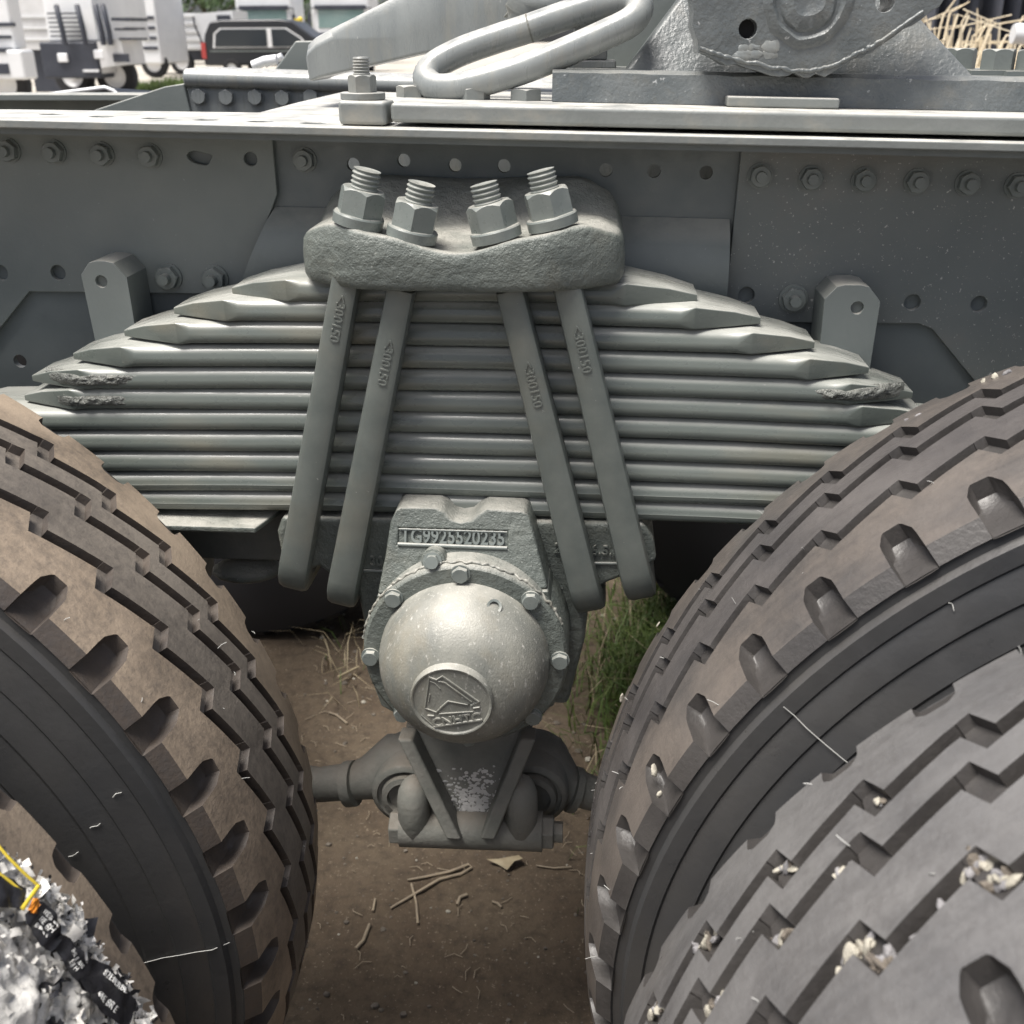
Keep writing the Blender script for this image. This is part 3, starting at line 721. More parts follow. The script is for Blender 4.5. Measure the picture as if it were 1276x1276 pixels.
mb.tube(pth, rr, 7); obj('sealant_bead', mb, M['dome'], fl, 60)
RB, HB = (atY((683, 830), FLY).x-atY((470, 830), FLY).x)/2*.985, .072; cap = []
for k in range(17):
    a = PI/2*k/16; cap.append((RB*math.cos(a)**.82 if k < 16 else 0, HB*math.sin(a)**1.0))
mb = MB(); mb.revolve([(RB, -.02)]+cap, (CX, FLY-.001, CZ), (0, -1, 0), 96)
dome = obj('hub_cover', mb, M['dome'], trun, 50)
mb = nut_mb(.0083, .0065); mb.cyl((0, 0, -.001), (0, 0, .0012), .0095, seg=20); ME_FB = mb.mesh('bolt', M['nut'], 30)
for k in range(8):
    a = PI/2+k*PI/4+.02; o = link('bolt', ME_FB, fl, (CX+(RF-.008)*math.cos(a), FLY-.0004, CZ+(RF-.008)*math.sin(a)), orient((0, -1, 0))); o.rotation_euler.rotate_axis('Z', random.random())
p = atY((616, 757), FLY-.026)
mb = MB(); mb.revolve([(0, -.006), (.0048, -.006), (.0048, 0), (.0070, .0005), (.0075, -.004), (.0075, -.012)], (0, 0, 0), (0, 0, 1), 24)
link('oil_plug', mb.mesh('oil_plug', M['nut'], 30), trun, (p.x, p.y, p.z+.001), orient((.25, -.7, .6)))
# emblem on the cover
EN = Vector((-.03, -1, -.05)).normalized(); EC = Vector((CX-.004, FLY-.001-HB+.0008, CZ-.002))
ex = Vector((1, 0, 0)); ex = (ex-EN*ex.dot(EN)).normalized(); ez = ex.cross(EN)*-1
if ez.z < 0: ez = -ez
mb = MB(); mb.revolve([(.0385, -.016), (.0388, .000), (.0375, .0022), (.0362, .0020), (.0350, .0006), (0, .0006)], EC, EN, 64)
emb = obj('emblem', mb, M['dome'], trun, 40)
S = .0379*2/1000
def ep(x, y): return EC+EN*.0012+ex*((x-632)*S)+ez*((590-y)*S*1.12)
mb = MB()
for pl_, r in (([(375, 275), (460, 305), (535, 250), (970, 565), (870, 615)], .0011), ([(375, 275), (300, 690), (440, 740)], .0008), ([(480, 320), (560, 335), (880, 570), (830, 615), (590, 580), (520, 650), (440, 740)], .0008), ([(590, 590), (480, 690), (470, 760), (900, 700)], .0008),
               ([(900, 657), (980, 640)], .0012), ([(330, 790), (410, 790)], .001), ([(400, 940), (1010, 800)], .0013), ([(250, 790), (400, 935)], .0006), ([(380, 330), (440, 350), (500, 420)], .0006), ([(370, 500), (350, 600)], .0006)):
    mb.tube([ep(*q) for q in pl_], r, 6)
obj('emblem_relief', mb, M['dome'], trun, 60)
me = text_mesh('CNHTC', .0135, .002, M['dome'], .0003)
o = link('emblem_letters', me, trun, ep(690, 830)); o.rotation_euler = (Matrix((ex, ez, EN)).transposed() @ Matrix.Rotation(.23, 3, 'Z')).to_euler()

# lower bracket and torque rods -------------------------------------------
D = M['drivedirt']
def wq(q, y): p = atY(q, y); return Vector((p.x, p.y, p.z))
a1, a2, a3, a4 = wq((506, 905), .02), wq((664, 905), .02), wq((614, 1028), -.01), (wq((566, 1028), -.01))
mb = MB(); A = [a1, a2, a3, a4]; Bk = [p+Vector((0, .02, 0)) for p in A]
mb.add(A+Bk, [(0, 1, 2, 3), (7, 6, 5, 4), (0, 1, 5, 4), (1, 2, 6, 5), (2, 3, 7, 6), (3, 0, 4, 7)])
lb = obj('lower_bracket', mb, D, truck, 30)
mb = MB(); u_ = (a2-a1).normalized(); w_ = ((a3+a4)/2-(a1+a2)/2); nr_ = u_.cross(w_).normalized(); nr_ = nr_ if nr_.y < 0 else -nr_
for k in range(420):
    t = min(.98, random.triangular(.38, 1.0, .8)); hw_ = ((a2-a1).length*(1-t)+(a3-a4).length*t)/2-.008; sx = random.gauss(0, .5)
    if abs(sx) > 1: continue
    c = (a1+a2)/2+w_*t+u_*sx*hw_+nr_*.0002; r = random.choice((.0006, .001, .0014, .0022))
    mb.sphere(tuple(c), (r*random.uniform(.8, 2), .0004, r*random.uniform(.8, 1.6)), 7, 4, nz=.5, sd=k)
stuff(obj('paint_splash', mb, M['splash'], lb, 60))
mb = MB()
for p, q in ((a1, a4), (a2, a3)):
    d = Vector((.017 if p is a1 else -.017, 0, 0)); f = Vector((0, -.03, .004))
    v = [p-d*.3, p+d*.7, q+d*.7, q-d*.3]; v2 = [x+f for x in v]
    mb.add(v+v2, [(0, 1, 2, 3), (7, 6, 5, 4), (0, 1, 5, 4), (1, 2, 6, 5), (2, 3, 7, 6), (3, 0, 4, 7)])
obj('rib', mb, D, lb, 30, bev=.003)
b0, b1 = wq((500, 1030), -.01), wq((676, 1036), -.01)
mb = MB(); mb.tube([b0, b1], .0225, 24)
pin = obj('pin', mb, D, lb, 40)
dx = (b1-b0).normalized()
mb = MB(); mb.tube([b0-dx*.012, b0+dx*.001], .020, 6); obj('pin_head', mb, D, lb, 30, bev=.002)
mb = MB(); mb.tube([b1-dx*.002, b1+dx*.013], .020, 6); obj('pin_nut', mb, D, lb, 30, bev=.002)
mb = MB(); mb.tube([b1+dx*.012, b1+dx*.023], .012, 12); obj('pin_end', mb, D, lb, 30)
for sgn, q, rodq in ((-1, (508, 990), (395, 978)), (1, (662, 990), (745, 990))):
    c = wq(q, .03)
    mb = MB(); mb.revolve([(.043, .07), (.043, .0), (.041, -.003), (.036, -.005), (.035, .0), (.031, .0), (.029, -.008), (.023, -.010), (.022, -.003), (.012, -.003), (0, -.003)], c, (0, 1, 0), 48)
    # rod end bulb and shaft
    e = wq(rodq, .06); far = e+(e-c)*3.2; far = Vector((sgn*.62, .12, e.z+.02))
    mb.tube([c+Vector((0, .045, .006)), c.lerp(e, .2)+Vector((0, .040, .010)), c.lerp(e, .45)+Vector((0, .020, .002)), c.lerp(e, .6)+Vector((0, .012, .002)), e, far], [.040, .038, .027, .0225, .0215, .0215], 20)
    tr = obj('torque_rod', mb, D, truck, 45)
    mb = MB(); mb.tube([c.lerp(e, .58)+Vector((0, .008, .002)), c.lerp(e, .68)+Vector((0, .006, .001))], .0275, 20); obj('clamp_ring', mb, D, tr, 40)
    k = wq((512 if sgn < 0 else 648, 1022), -.035)
    mb = MB(); mb.tube([(k.x, -.014, k.z-.036), (k.x, -.014, k.z-.031), (k.x, -.014, k.z+.012), (k.x, -.010, k.z+.021), (k.x, -.004, k.z+.026), (k.x, .004, k.z+.028)], [.0155, .0185, .0185, .0175, .014, .008], 20); obj('clevis', mb, D, tr, 40, bev=.003)
# column behind the cover (trunnion shaft support)
mb = MB(); mb.tube([(CX, .02, .70), (CX, 1.05, .70)], .075, 32); obj('trunnion_shaft', mb, M['drivedirt'], truck, 40)
# axle seats under the springs
def seatmb(px, sgn):
    a = wq(px[0], .03)
    pass
mb = MB()
qa = [atY(q, -.02) for q in ((150, 656), (318, 658), (335, 668))]
pts = [(qa[0].x, -.02), (qa[1].x, -.02), (qa[1].x+.014, .03), (qa[1].x-.02, .15), (qa[0].x, .15)]
mb = MB(); mb.prism(pts, qa[1].z-.006, qa[1].z, ax='z'); ax1 = obj('axle_seat', mb, M['cast'], truck, 30, bev=.002)
mb = MB(); mb.prism([(qa[0].x, qa[1].z-.0065), (qa[1].x-.004, qa[1].z-.0065), (qa[1].x+.012, qa[1].z-.03), (qa[1].x+.008, qa[1].z-.08), (qa[0].x, qa[1].z-.08)], .062, .15); obj('seat_body', mb, M['drivedirt'], ax1, 30, bev=.006)
q0 = atY((300, 722), .05); mb = MB(); mb.sphere((q0.x, .075, q0.z), (.040, .03, .010), 14, 10); obj('seat_foot', mb, M['cast'], ax1, 60)
# axles
for x in (-.70, .70):
    mb = MB(); mb.tube([(x, -.62, .512), (x, 1.72, .512)], .075, 24); mb.sphere((x, .55, .512), (.22, .16, .22), 24, 16)
    obj('axle_housing', mb, M['drivedirt'], truck, 50)

# wheels -----------------------------------------------------------------
NP = 51; HW = .104; R0 = .56; AMP = .019; GW = .0150; DEP = .0170; TT = 2*PI/NP
def saw(t):
    t = (t-.84) % 1.0
    return -AMP/2+AMP*t/.86 if t < .86 else AMP/2-AMP*(t-.86)/.14
SCX = [(.5+a, b) for a, b in ((-.205, 0), (-.200, .50), (-.190, .70), (-.125, .94), (-.095, 1), (.095, 1), (.125, .94), (.190, .70), (.200, .50), (.205, 0))]
def scoop(t):
    t = t % 1.0
    return float(np.interp(t, [a for a, _ in SCX], [b for _, b in SCX]))
bk = set()
GROOVES = ((-.038, 0), (.014, .22), (.050, .38))
for sh in (0, .22, .38): bk |= {round((x+sh) % 1, 4) for x in (.70, .84, .98)}
bk = {x for x in bk if all(abs(x-a) > .008 and abs(x-(a+.5) % 1) > .008 for a, _ in SCX)}
bk |= {a for a, _ in SCX} | {.20, .77} | {round((a+.5) % 1, 4) for a, _ in SCX}
bk = sorted(bk)
HS = HW+.003; VI = HS-.040
def crown(v):
    v = abs(v)
    return R0-.003*(v/VI)**2 if v < VI else R0-.003-(v-VI)/.040*.0085
FL = ((0, 0), (.26, .03), (.56, .08), (.84, .17), (.965, .36), (1, 1)); LN = (0, .2, .4, .6, .8, 1)
def wall(s, sg):
    vt = HS-.034*s; rt_ = crown(vt); lip = HS+.0105+.001*s; o = []
    for (f, g_), u in zip(FL, LN):
        f2 = u+(f-u)*min(1, s*1.4); g2 = u+(g_-u)*min(1, s*1.4)
        o.append((sg*(lip+(vt-lip)*f2), .5355-.001*s+(rt_-.5355+.001*s)*g2, 1))
    return o
def column(t, k):
    s = scoop(t); s2 = scoop(t+.5)*.5; rows = wall(s, -1); v, r, _ = rows[-1]; rows[-1] = (v, r, 2); rows.append((-VI, crown(VI), 2))
    for gi, (g_, ph) in enumerate(GROOVES):
        jog = .70 < ((t-ph) % 1) < .985
        jit = .0012*noise.noise((k*.9, g_*50, 3)); dp = DEP*(.45 if jog else 1.0)
        a = g_-GW/2+saw(t-ph)+jit; b2 = g_+GW/2+saw(t-ph-.14)+jit
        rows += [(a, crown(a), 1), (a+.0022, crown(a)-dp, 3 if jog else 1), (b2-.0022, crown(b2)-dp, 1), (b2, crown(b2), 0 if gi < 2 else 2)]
    w2 = wall(s2, 1)[::-1]
    rows += [(VI, crown(VI), 2)]+w2
    return rows
cols = [(k+t, column(t, k)) for k in range(NP) for t in bk]
nr = len(cols[0][1]); V = []; F = []; MI = []
for u, rows in cols:
    th_ = -u*TT
    for v, r, m in rows: V.append((r*math.cos(th_), v, r*math.sin(th_)))
nc = len(cols)
for i in range(nc):
    for j in range(nr-1):
        a = i*nr+j; b2 = ((i+1) % nc)*nr+j; F.append((a, b2, b2+1, a+1)); MI.append(cols[i][1][j][2])
def tread_mesh(m0, m1, m2, m3):
    mb = MB(); mb.v = V; mb.f = F; mb.m = MI; return mb.mesh('tread', [m0, m1, m2, m3], 38)
# sidewall profile (offset outwards of tread edge, radius)
SWP = [(.0135, .5355), (.0115, .5335), (.0125, .527), (.0185, .5245), (.021, .512), (.0195, .5095), (.024, .500), (.028, .488), (.0265, .4855), (.030, .478), (.0355, .464), (.0345, .461), (.038, .452), (.041, .435), (.0395, .432), (.042, .42), (.044, .40), (.043, .37), (.038, .335), (.028, .30), (.016, .272)]
def sidewall_mb():
    mb = MB(); seg = 180
    for s in (-1, 1):
        mb.loft([[(r*math.cos(2*PI*k/seg), s*(HW+o), r*math.sin(2*PI*k/seg)) for k in range(seg)] for o, r in SWP], False)
    return mb
ME_SIDE = sidewall_mb().mesh('sidewall', M['side'], 22)
mb = MB()
for k in range(420):
    a = 2*PI*k/420; c, s = math.cos(a), math.sin(a); tx, tz = -s*.0011, c*.0011
    for sg in (-1, 1):
        y0, y1 = sg*(HW+.0405), sg*(HW+.0455)
        mb.add([(.425*c+tx, y0, .425*s+tz), (.425*c-tx, y0, .425*s-tz), (.40*c-tx, y0, .40*s-tz), (.40*c+tx, y0, .40*s+tz), (.424*c, y1-sg*.002, .424*s), (.402*c, y1, .402*s)], [(0, 1, 4), (2, 3, 5), (1, 2, 5, 4), (3, 0, 4, 5)])
ME_FIN = mb.mesh('rim_fins', M['side'], 0)
mb = MB(); mb.revolve([(.275, -.13), (.262, -.12), (.255, -.10), (.25, 0), (.255, .10), (.262, .12), (.275, .13)], (0, 0, 0), (0, 1, 0), 48)
mb.revolve([(.25, -.02), (.20, -.06), (.17, -.07), (.13, -.075), (.13, -.04), (0, -.04)], (0, 0, 0), (0, 1, 0), 48)
ME_RIM = mb.mesh('wheel', M['drivedirt'], 40)
def stone_mesh(sd, m):
    mb = MB(); mb.sphere((0, 0, 0), (1, .85, .75), 8, 6, nz=.32, sd=sd); return mb.mesh('stone', m, 45)
STM = [stone_mesh(i, (M['stone'], M['mudstone'], M['greystone'])[i % 3]) for i in range(9)]
YB = -.064; YC1 = YB-HW; YC2 = YB-.2084-.1527-HW
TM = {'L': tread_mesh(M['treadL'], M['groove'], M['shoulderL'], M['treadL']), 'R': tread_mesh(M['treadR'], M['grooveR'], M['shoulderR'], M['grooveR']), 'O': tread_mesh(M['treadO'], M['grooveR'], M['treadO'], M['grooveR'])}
ZA = .512
def hairs(cx, yc, angs):
    mb = MB()
    for a0, rr in angs:
        a = math.radians(a0); pts = []
        for k in range(7):
            r = rr[0]+(rr[1]-rr[0])*k/6
            o = np.interp(-r, [-q[1] for q in SWP], [q[0] for q in SWP])
            aa = a+.0015*math.sin(k*.9+a0); pts.append((cx+r*math.cos(aa), yc-HW-o-.0012-.002*abs(noise.noise((k*.7, a0, 0))), ZA+r*math.sin(aa)))
        mb.tube(pts, .0004, 5)
    return mb
def hairs2(cx, yc, n, a0, a1, vs):     # short moulding hairs standing on the tread
    mb = MB()
    for k in range(n):
        a = math.radians(random.uniform(a0, a1)); v = random.choice(vs)+random.uniform(-.004, .004); r = crown(v)
        d = Vector((math.cos(a), 0, math.sin(a))); p = Vector((cx, yc+v, ZA))+d*(r-.001)
        q = p+d*random.uniform(.002, .006)+Vector((random.uniform(-.005, .005), random.uniform(-.005, .005), random.uniform(-.003, .003)))
        mb.tube([p, p.lerp(q, .5)+Vector((random.uniform(-.001, .001), 0, .0005)), q], .0003, 4)
    return mb
def wheel(cx, yc, tm, notch, name='wheel', fins=False):
    w = link('wheel', ME_RIM, truck, (cx, yc, ZA))
    rot = -math.radians(notch)-.5*TT     # scoop centre of period 0 sits at -0.5*TT
    o = link('tread', tm, w, (cx, yc, ZA)); o.rotation_euler.y = rot
    o = link('sidewall', ME_SIDE, w, (cx, yc, ZA))
    if fins: stuff(link('rim_fins', ME_FIN, w, (cx, yc, ZA)))
    return w
wRi = wheel(.70, YC1, TM['R'], 142.7); wLi = wheel(-.70, YC1, TM['L'], 27.5, fins=True)
wRo = wheel(.70, YC2, TM['O'], 142.2); wLo = wheel(-.70, YC2, TM['L'], 24.0)
_s = MB()
for sg in (-1, 1): _s.loft([[(r*math.cos(2*PI*k/90), sg*(HW+o), r*math.sin(2*PI*k/90)) for k in range(90)] for o, r in ((.012, .536), (.03, .49), (.043, .42), (.04, .34), (.016, .272))], False)
ME_SIDEB = _s.mesh('sidewall', M['plainrubber'], 60); TMB = tread_mesh(M['plainrubber'], M['plainrubber'], M['plainrubber'], M['plainrubber'])  # far tyres: shade under the truck put into a darker, plainer rubber
for x, w0 in ((-.70, 11), (.70, 17)):
    for dy in (.09, .45):
        w = link('wheel', ME_RIM, truck, (x, 1.10+HW+dy, ZA)); link('tread', TMB, w, (x, 1.10+HW+dy, ZA)); link('sidewall', ME_SIDEB, w, (x, 1.10+HW+dy, ZA))
for h_ in [(143.5, (.522, .455)), (128, (.512, .505)), (118, (.50, .492))]: obj('moulding_hair', hairs(.70, YC1, [h_]), M['hair'], wRi, 60)
for h_ in [(47, (.53, .46)), (4, (.53, .45)), (24, (.505, .498)), (22, (.478, .470)), (20, (.452, .443))]: obj('moulding_hair', hairs(-.70, YC1, [h_]), M['hair'], wLi, 60)
stuff(obj('tread_hairs', hairs2(.70, YC1, 22, 95, 178, (-.052, -.025, .02, .06, .1, -.1)), M['hair'], wRi, 60))
stuff(obj('tread_hairs', hairs2(-.70, YC1, 16, -5, 75, (-.052, -.025, .02, .06, .1, -.1)), M['hair'], wLi, 60))
stuff(obj('tread_hairs', hairs2(.70, YC2, 12, 105, 165, (-.06, -.02, .03, .1)), M['hair'], wRo, 60))
# stones and mud wedged in the grooves
def lodge(w, cx, yc, qs, R):
    for k, (q, s) in enumerate(qs):
        p = atCyl(q, cx, ZA, R); o = link('stone', random.choice(STM), w, p); s2 = s*.0006
        o.scale = (s2*random.uniform(.8, 1.9), s2*random.uniform(.7, 1.2), s2*random.uniform(.4, .8)); o.rotation_euler = (random.random()*6, random.random()*6, random.random()*6)
def cluster(w, cx, yc, centres, R):
    qs = []
    for (q, sx, n, s0) in centres:
        for k in range(int(n*2.6)):
            t = random.gauss(0, 1); qs.append(((q[0]+t*sx*.83+random.gauss(0, 3), q[1]-t*sx*.5+random.gauss(0, 3)), s0*random.choice((.35, .5, .7, .95))))
    lodge(w, cx, yc, qs, R)
cluster(wRo, .70, YC2, [((963, 1180), 12, 8, 10), ((1070, 1185), 14, 9, 10), ((1100, 1200), 8, 5, 10), ((1218, 1080), 10, 8, 10), ((1250, 1098), 9, 5, 10), ((985, 1078), 5, 4, 7), ((880, 1172), 9, 6, 8), ((900, 1248), 10, 6, 9), ((945, 1258), 8, 5, 9), ((820, 1258), 8, 5, 8), ((1175, 1150), 14, 5, 10), ((1095, 1000), 4, 3, 5), ((1045, 1085), 8, 4, 8)], .552)
lodge(wRi, .70, YC1, [((770, 925), 7), ((768, 968), 8), ((745, 1040), 8), ((742, 1095), 7), ((736, 1110), 6), ((748, 960), 5), ((740, 1010), 4), ((775, 870), 5), ((860, 812), 5), ((855, 820), 5), ((805, 885), 3), ((820, 778), 4), ((875, 725), 4), ((1005, 680), 4), ((1015, 668), 3), ((1130, 525), 6), ((1145, 520), 6), ((1240, 470), 8), ((1255, 465), 8), ((1225, 475), 5), ((1105, 545), 4), ((775, 1000), 4), ((795, 955), 3), ((815, 960), 7), ((822, 990), 6)], .553)
lodge(wLi, -.70, YC1, [((395, 1010), 3), ((385, 1130), 3), ((47, 540), 4), ((130, 675), 3), ((210, 745), 3), ((330, 830), 3), ((270, 800), 3)], .552)

# crumpled packing film with printed strips lying over the outer left tyre -----
def on_tyre(th, v, h): r = crown(min(HW, abs(v)))+h; return Vector((-.70+r*math.cos(th), YC2+v, ZA+r*math.sin(th)))
wr = empty('plastic_wrapping', on_tyre(math.radians(35), .0, 0))
tag(wr, 'crumpled pale plastic packing film with black printed strips draped over the dusty outer left tyre', 'plastic wrapping')
nu, nv = 190, 96; V2 = []; F2 = []
def film_h(th, v):
    x, y = th*R0*22, v*22
    return .007+.006*noise.noise((x*1.3, y*1.3, 1))+.012*abs(noise.noise((x*2.6, y*2.6, 4)))+.006*abs(noise.noise((x*6, y*6, 9)))
def film_edge(th): return .056+.007*noise.noise((th*25, 0, 2))+.004*noise.noise((th*90, 0, 5))
for i in range(nu+1):
    th = math.radians(-4+58*i/nu)
    for j in range(nv+1):
        vmax = film_edge(th); v = -.115+(vmax+.115)*j/nv
        V2.append(on_tyre(th, v, film_h(th, v)))
for i in range(nu):
    for j in range(nv):
        th = -4+58*i/nu; v = -.115+.18*j/nv
        if noise.noise((th*.23, v*36, 12)) > .36 and j < nv-14: continue
        a = i*(nv+1)+j; F2.append((a, a+1, a+nv+2, a+nv+1))
mb = MB(); mb.add(V2, F2); fo_ = obj('film', mb, M['film'], wr, 0)
fm = MB(); rf = random.Random(4)
for k in range(2600):
    th = math.radians(rf.uniform(-4, 54)); vm = film_edge(th); v = vm-abs(rf.gauss(0, .05)) if rf.random() < .65 else vm+rf.uniform(-.012, .005)
    if noise.noise((th*14, v*30, 8)) < -.15 and rf.random() < .8: continue
    c = on_tyre(th, v, film_h(th, v)+rf.uniform(.000, .004)); rad = Vector((math.cos(th), 0, math.sin(th)))
    nrm = (rad+Vector((rf.gauss(0, .6), rf.gauss(0, .6), rf.gauss(0, .6)))).normalized(); a_ = nrm.orthogonal().normalized(); b_ = nrm.cross(a_); sz = rf.choice((.0012, .0018, .0025, .0045))*rf.uniform(.7, 1.3)
    vv = []
    for ii in range(3):
        for jj in range(3): vv.append(c+a_*sz*(ii-1)*rf.uniform(.7, 1.3)+b_*sz*(jj-1)*rf.uniform(.5, 1)+nrm*sz*rf.uniform(-.5, .5))
    mi = rf.choices((0, 1, 2), (.55, .27, .18))[0]
    fm.add(vv, [(0, 1, 4, 3), (1, 2, 5, 4), (3, 4, 7, 6), (4, 5, 8, 7)], mi)
stuff(obj('film_scraps', fm, [M['scrap'], M['film'], M['blackfilm']], wr, 0, fix=False))
def strip(q0, q1, w, m, lift, name, words=None):
    p0, p1 = atCyl(q0, -.70, ZA, R0+.02), atCyl(q1, -.70, ZA, R0+.02); mb = MB(); v = []; f = []; nn = 16
    def pt(t, s):
        p = p0.lerp(p1, t); th = math.atan2(p.z-ZA, p.x+.70); d = (p1-p0).normalized(); rad = Vector((math.cos(th), 0, math.sin(th))); sdv = rad.cross(d).normalized()
        return Vector((-.70, p.y, ZA))+rad*(R0+lift+.003*noise.noise((t*5, s*2, q0[0])))+sdv*(s*w)
    for i in range(nn+1):
        for s in (-1, -.4, .4, 1):
            e = math.sin(PI*max(.04, min(.96, i/nn)))**.25; v.append(pt(i/nn, s*e))
    for i in range(nn):
        for j in range(3): a = i*4+j; f.append((a, a+1, a+5, a+4))
    mb.add(v, f); o = obj(name, mb, m, wr, 60)
    if words:
        for wd, s0 in words:
            me = text_mesh(wd, w*.42, .0006, M['print'], -.0001); 
            t0 = .5; p = pt(.5, s0); d = (pt(.6, s0)-pt(.4, s0)).normalized(); th = math.atan2(p.z-ZA, p.x+.70); rad = Vector((math.cos(th), 0, math.sin(th))); sdv = rad.cross(d)
            x_ = d; z_ = rad; y_ = z_.cross(x_)
            # keep the print wrapped to the tyre curve
            for vert in me.vertices:
                t = t0+vert.co.x/(p1-p0).length; s = s0-(-vert.co.y)/w*1.0
                vert.co = pt(t, s)+rad*(.0012+vert.co.z)
            link('print', me, o, (0, 0, 0))
    return o
strip((28, 1135), (62, 1180), .011, M['blackfilm'], .027, 'printed_strip', [('IIEB 8E', .45), ('IIE 8H', 0), ('EB 81', -.45)])
strip((62, 1172), (104, 1232), .008, M['blackfilm'], .026, 'printed_strip', [('IHE 8 AIIE', .3), ('EI8 H', -.4)])
strip((92, 1212), (152, 1268), .013, M['blackfilm'], .028, 'printed_strip', [('82E8ER8E', .55), ('6EE 8R E', -.5)])
strip((-30, 1108), (26, 1120), .009, M['blackfilm'], .024, 'printed_strip')
strip((24, 1131), (33, 1139), .005, M['orange'], .0295, 'orange_strip')
mb = MB(); mb.tube([atCyl(q, -.70, ZA, R0+.024) for q in ((-12, 1042), (10, 1068), (30, 1088), (48, 1104))], .0009, 6); mb.tube([atCyl(q, -.70, ZA, R0+.027) for q in ((48, 1104), (38, 1118), (28, 1132))], .0013, 6)
mb.tube([atCyl(q, -.70, ZA, R0+.024) for q in ((-12, 1080), (12, 1098), (26, 1110))], .0009, 6)
obj('yellow_cord', mb, M['yellow'], wr, 60)

# ------------------------------------------------------------------ litter on the ground
def lit(name, pts, r, m, label, cat, group=None, lift=.004, seg=7):
    P = [atZ(q, GZ) for q in pts]; P = [Vector((p.x, p.y, ground_h(p.x, p.y)+lift)) for p in P]
    mb = MB(); mb.tube([p-P[0] for p in P], r, seg); o = obj(name, mb, m, None, 60, loc=P[0]); return tag(o, label, cat, group)
lit('straw_stalk', [(487, 1136), (520, 1116), (548, 1101), (575, 1094), (588, 1087), (584, 1084), (560, 1092), (530, 1097), (508, 1101)], [.0022, .0026, .0028, .0028, .0026, .0026, .0028, .0024, .0016], M['twig'], 'long pale straw stalk folded into a loop on the soil below the trunnion', 'straw')
lit('straw_stalk', [(513, 1106), (519, 1128), (521, 1154)], .0022, M['twig'], 'short straight straw crossing under the folded stalk', 'straw')
lit('straw_stalk', [(444, 1187), (453, 1177), (461, 1157)], .003, M['twig'], 'short bent stick lying alone near the left tyre', 'twig')
lit('straw_stalk', [(465, 1140), (468, 1125)], .0022, M['twig'], 'tiny straight straw between the bent stick and folded stalk', 'straw')
lit('straw_stalk', [(570, 1132), (573, 1123), (582, 1119)], .003, M['twig'], 'small curled brown stalk right of the folded straw', 'straw')
lit('straw_stalk', [(613, 1128), (620, 1129), (625, 1134)], .0022, M['twig'], 'tiny pale crooked straw bit below the dry leaf', 'straw')
lit('straw_stalk', [(668, 1083), (690, 1087), (712, 1085)], .0014, M['twig'], 'thin faint straw near the right tyre below the torque rod', 'straw')
lit('straw_stalk', [(422, 855), (448, 841)], .003, M['straw'], 'pale stick pointing at the left side of the hub flange', 'twig', lift=.02)
lit('straw_stalk', [(433, 905), (420, 895), (410, 892)], .002, M['twig'], 'thin stick on the soil behind the left torque rod', 'twig')
# dry leaf
p = atZ((630, 1082), GZ); mb = MB(); v = []; f = []
lf = [(-.034, .0), (-.015, .012), (.004, .010), (.022, .016), (.03, .004), (.016, -.006), (.004, -.018), (-.012, -.006)]
mb.add([(x, y, .007+.005*math.sin(x*90)+.004*math.cos(y*150)) for x, y in lf]+[(0, 0, .012)], [(i, (i+1) % 8, 8) for i in range(8)])
tag(obj('dry_leaf', mb, M['straw'], None, 0, loc=(p.x, p.y, ground_h(p.x, p.y))), 'torn pale yellow dry leaf on soil below right torque rod', 'leaf')
# pebbles and clods (uncountable)
mb = MB()
for k in range(900):
    x, y = random.uniform(-.5, .5), random.uniform(.0, 1.5); r = random.choice((.001, .0012, .0015, .002, .002, .003, .005))*random.uniform(.7, 1.3)
    mb.sphere((x, y, ground_h(x, y)+r*.3), (r*1.2, r, r*.8), 6, 4, nz=.5, sd=k, mi=0 if random.random() < .86 else 1)
stuff(obj('pebbles', mb, [M['mudstone'], M['stone']], None, 50))
mb = MB()
for k in range(320):
    x, y = random.uniform(-.5, .5), random.uniform(.0, 1.3); a = random.random()*6.3; L = random.uniform(.006, .03); z = ground_h(x, y)+.003
    mb.tube([(x, y, z), (x+L*.5*math.cos(a), y+L*.5*math.sin(a), z+.003), (x+L*math.cos(a+.3), y+L*math.sin(a+.3), z)], .0007, 4)
stuff(obj('straw_litter', mb, M['twig'], None, 60))
def blades(mb, n, cfun, h, w, lean, mi=lambda: 0):
    for k in range(n):
        x, y = cfun(); z = ground_h(x, y)-.004; a = random.random()*2*PI; hh = h*random.uniform(.4, 1.1); d = Vector((math.cos(a), math.sin(a), 0)); s = Vector((-d.y, d.x, 0))*w*random.uniform(.6, 1.2)
        b0 = Vector((x, y, z)); le = lean*random.uniform(.3, 1.3)
        p1 = b0+Vector((0, 0, hh*.55))+d*hh*le*.3; p2 = b0+Vector((0, 0, hh*(.9-.25*le)))+d*hh*le
        mb.add([b0-s, b0+s, p1+s*.8, p1-s*.8, p2], [(0, 1, 2, 3), (3, 2, 4)], mi())
mb = MB()
blades(mb, 3600, lambda: (random.gauss(.38, .10), random.gauss(1.08, .20)), .16, .0019, .9, lambda: 0 if random.random() < .93 else 1)
blades(mb, 1500, lambda: (random.gauss(.33, .09), random.gauss(.85, .18)), .10, .0015, 1.0, lambda: 0 if random.random() < .85 else 1)
stuff(obj('grass', mb, [M['grass'], M['straw']], None, 0, fix=False))
mb = MB()
blades(mb, 60, lambda: (random.gauss(-.40, .06), random.gauss(1.12, .14)), .12, .0013, 1.1, lambda: 0 if random.random() < .8 else 1)
stuff(obj('dry_grass', mb, [M['straw'], M['grass']], None, 0, fix=False))

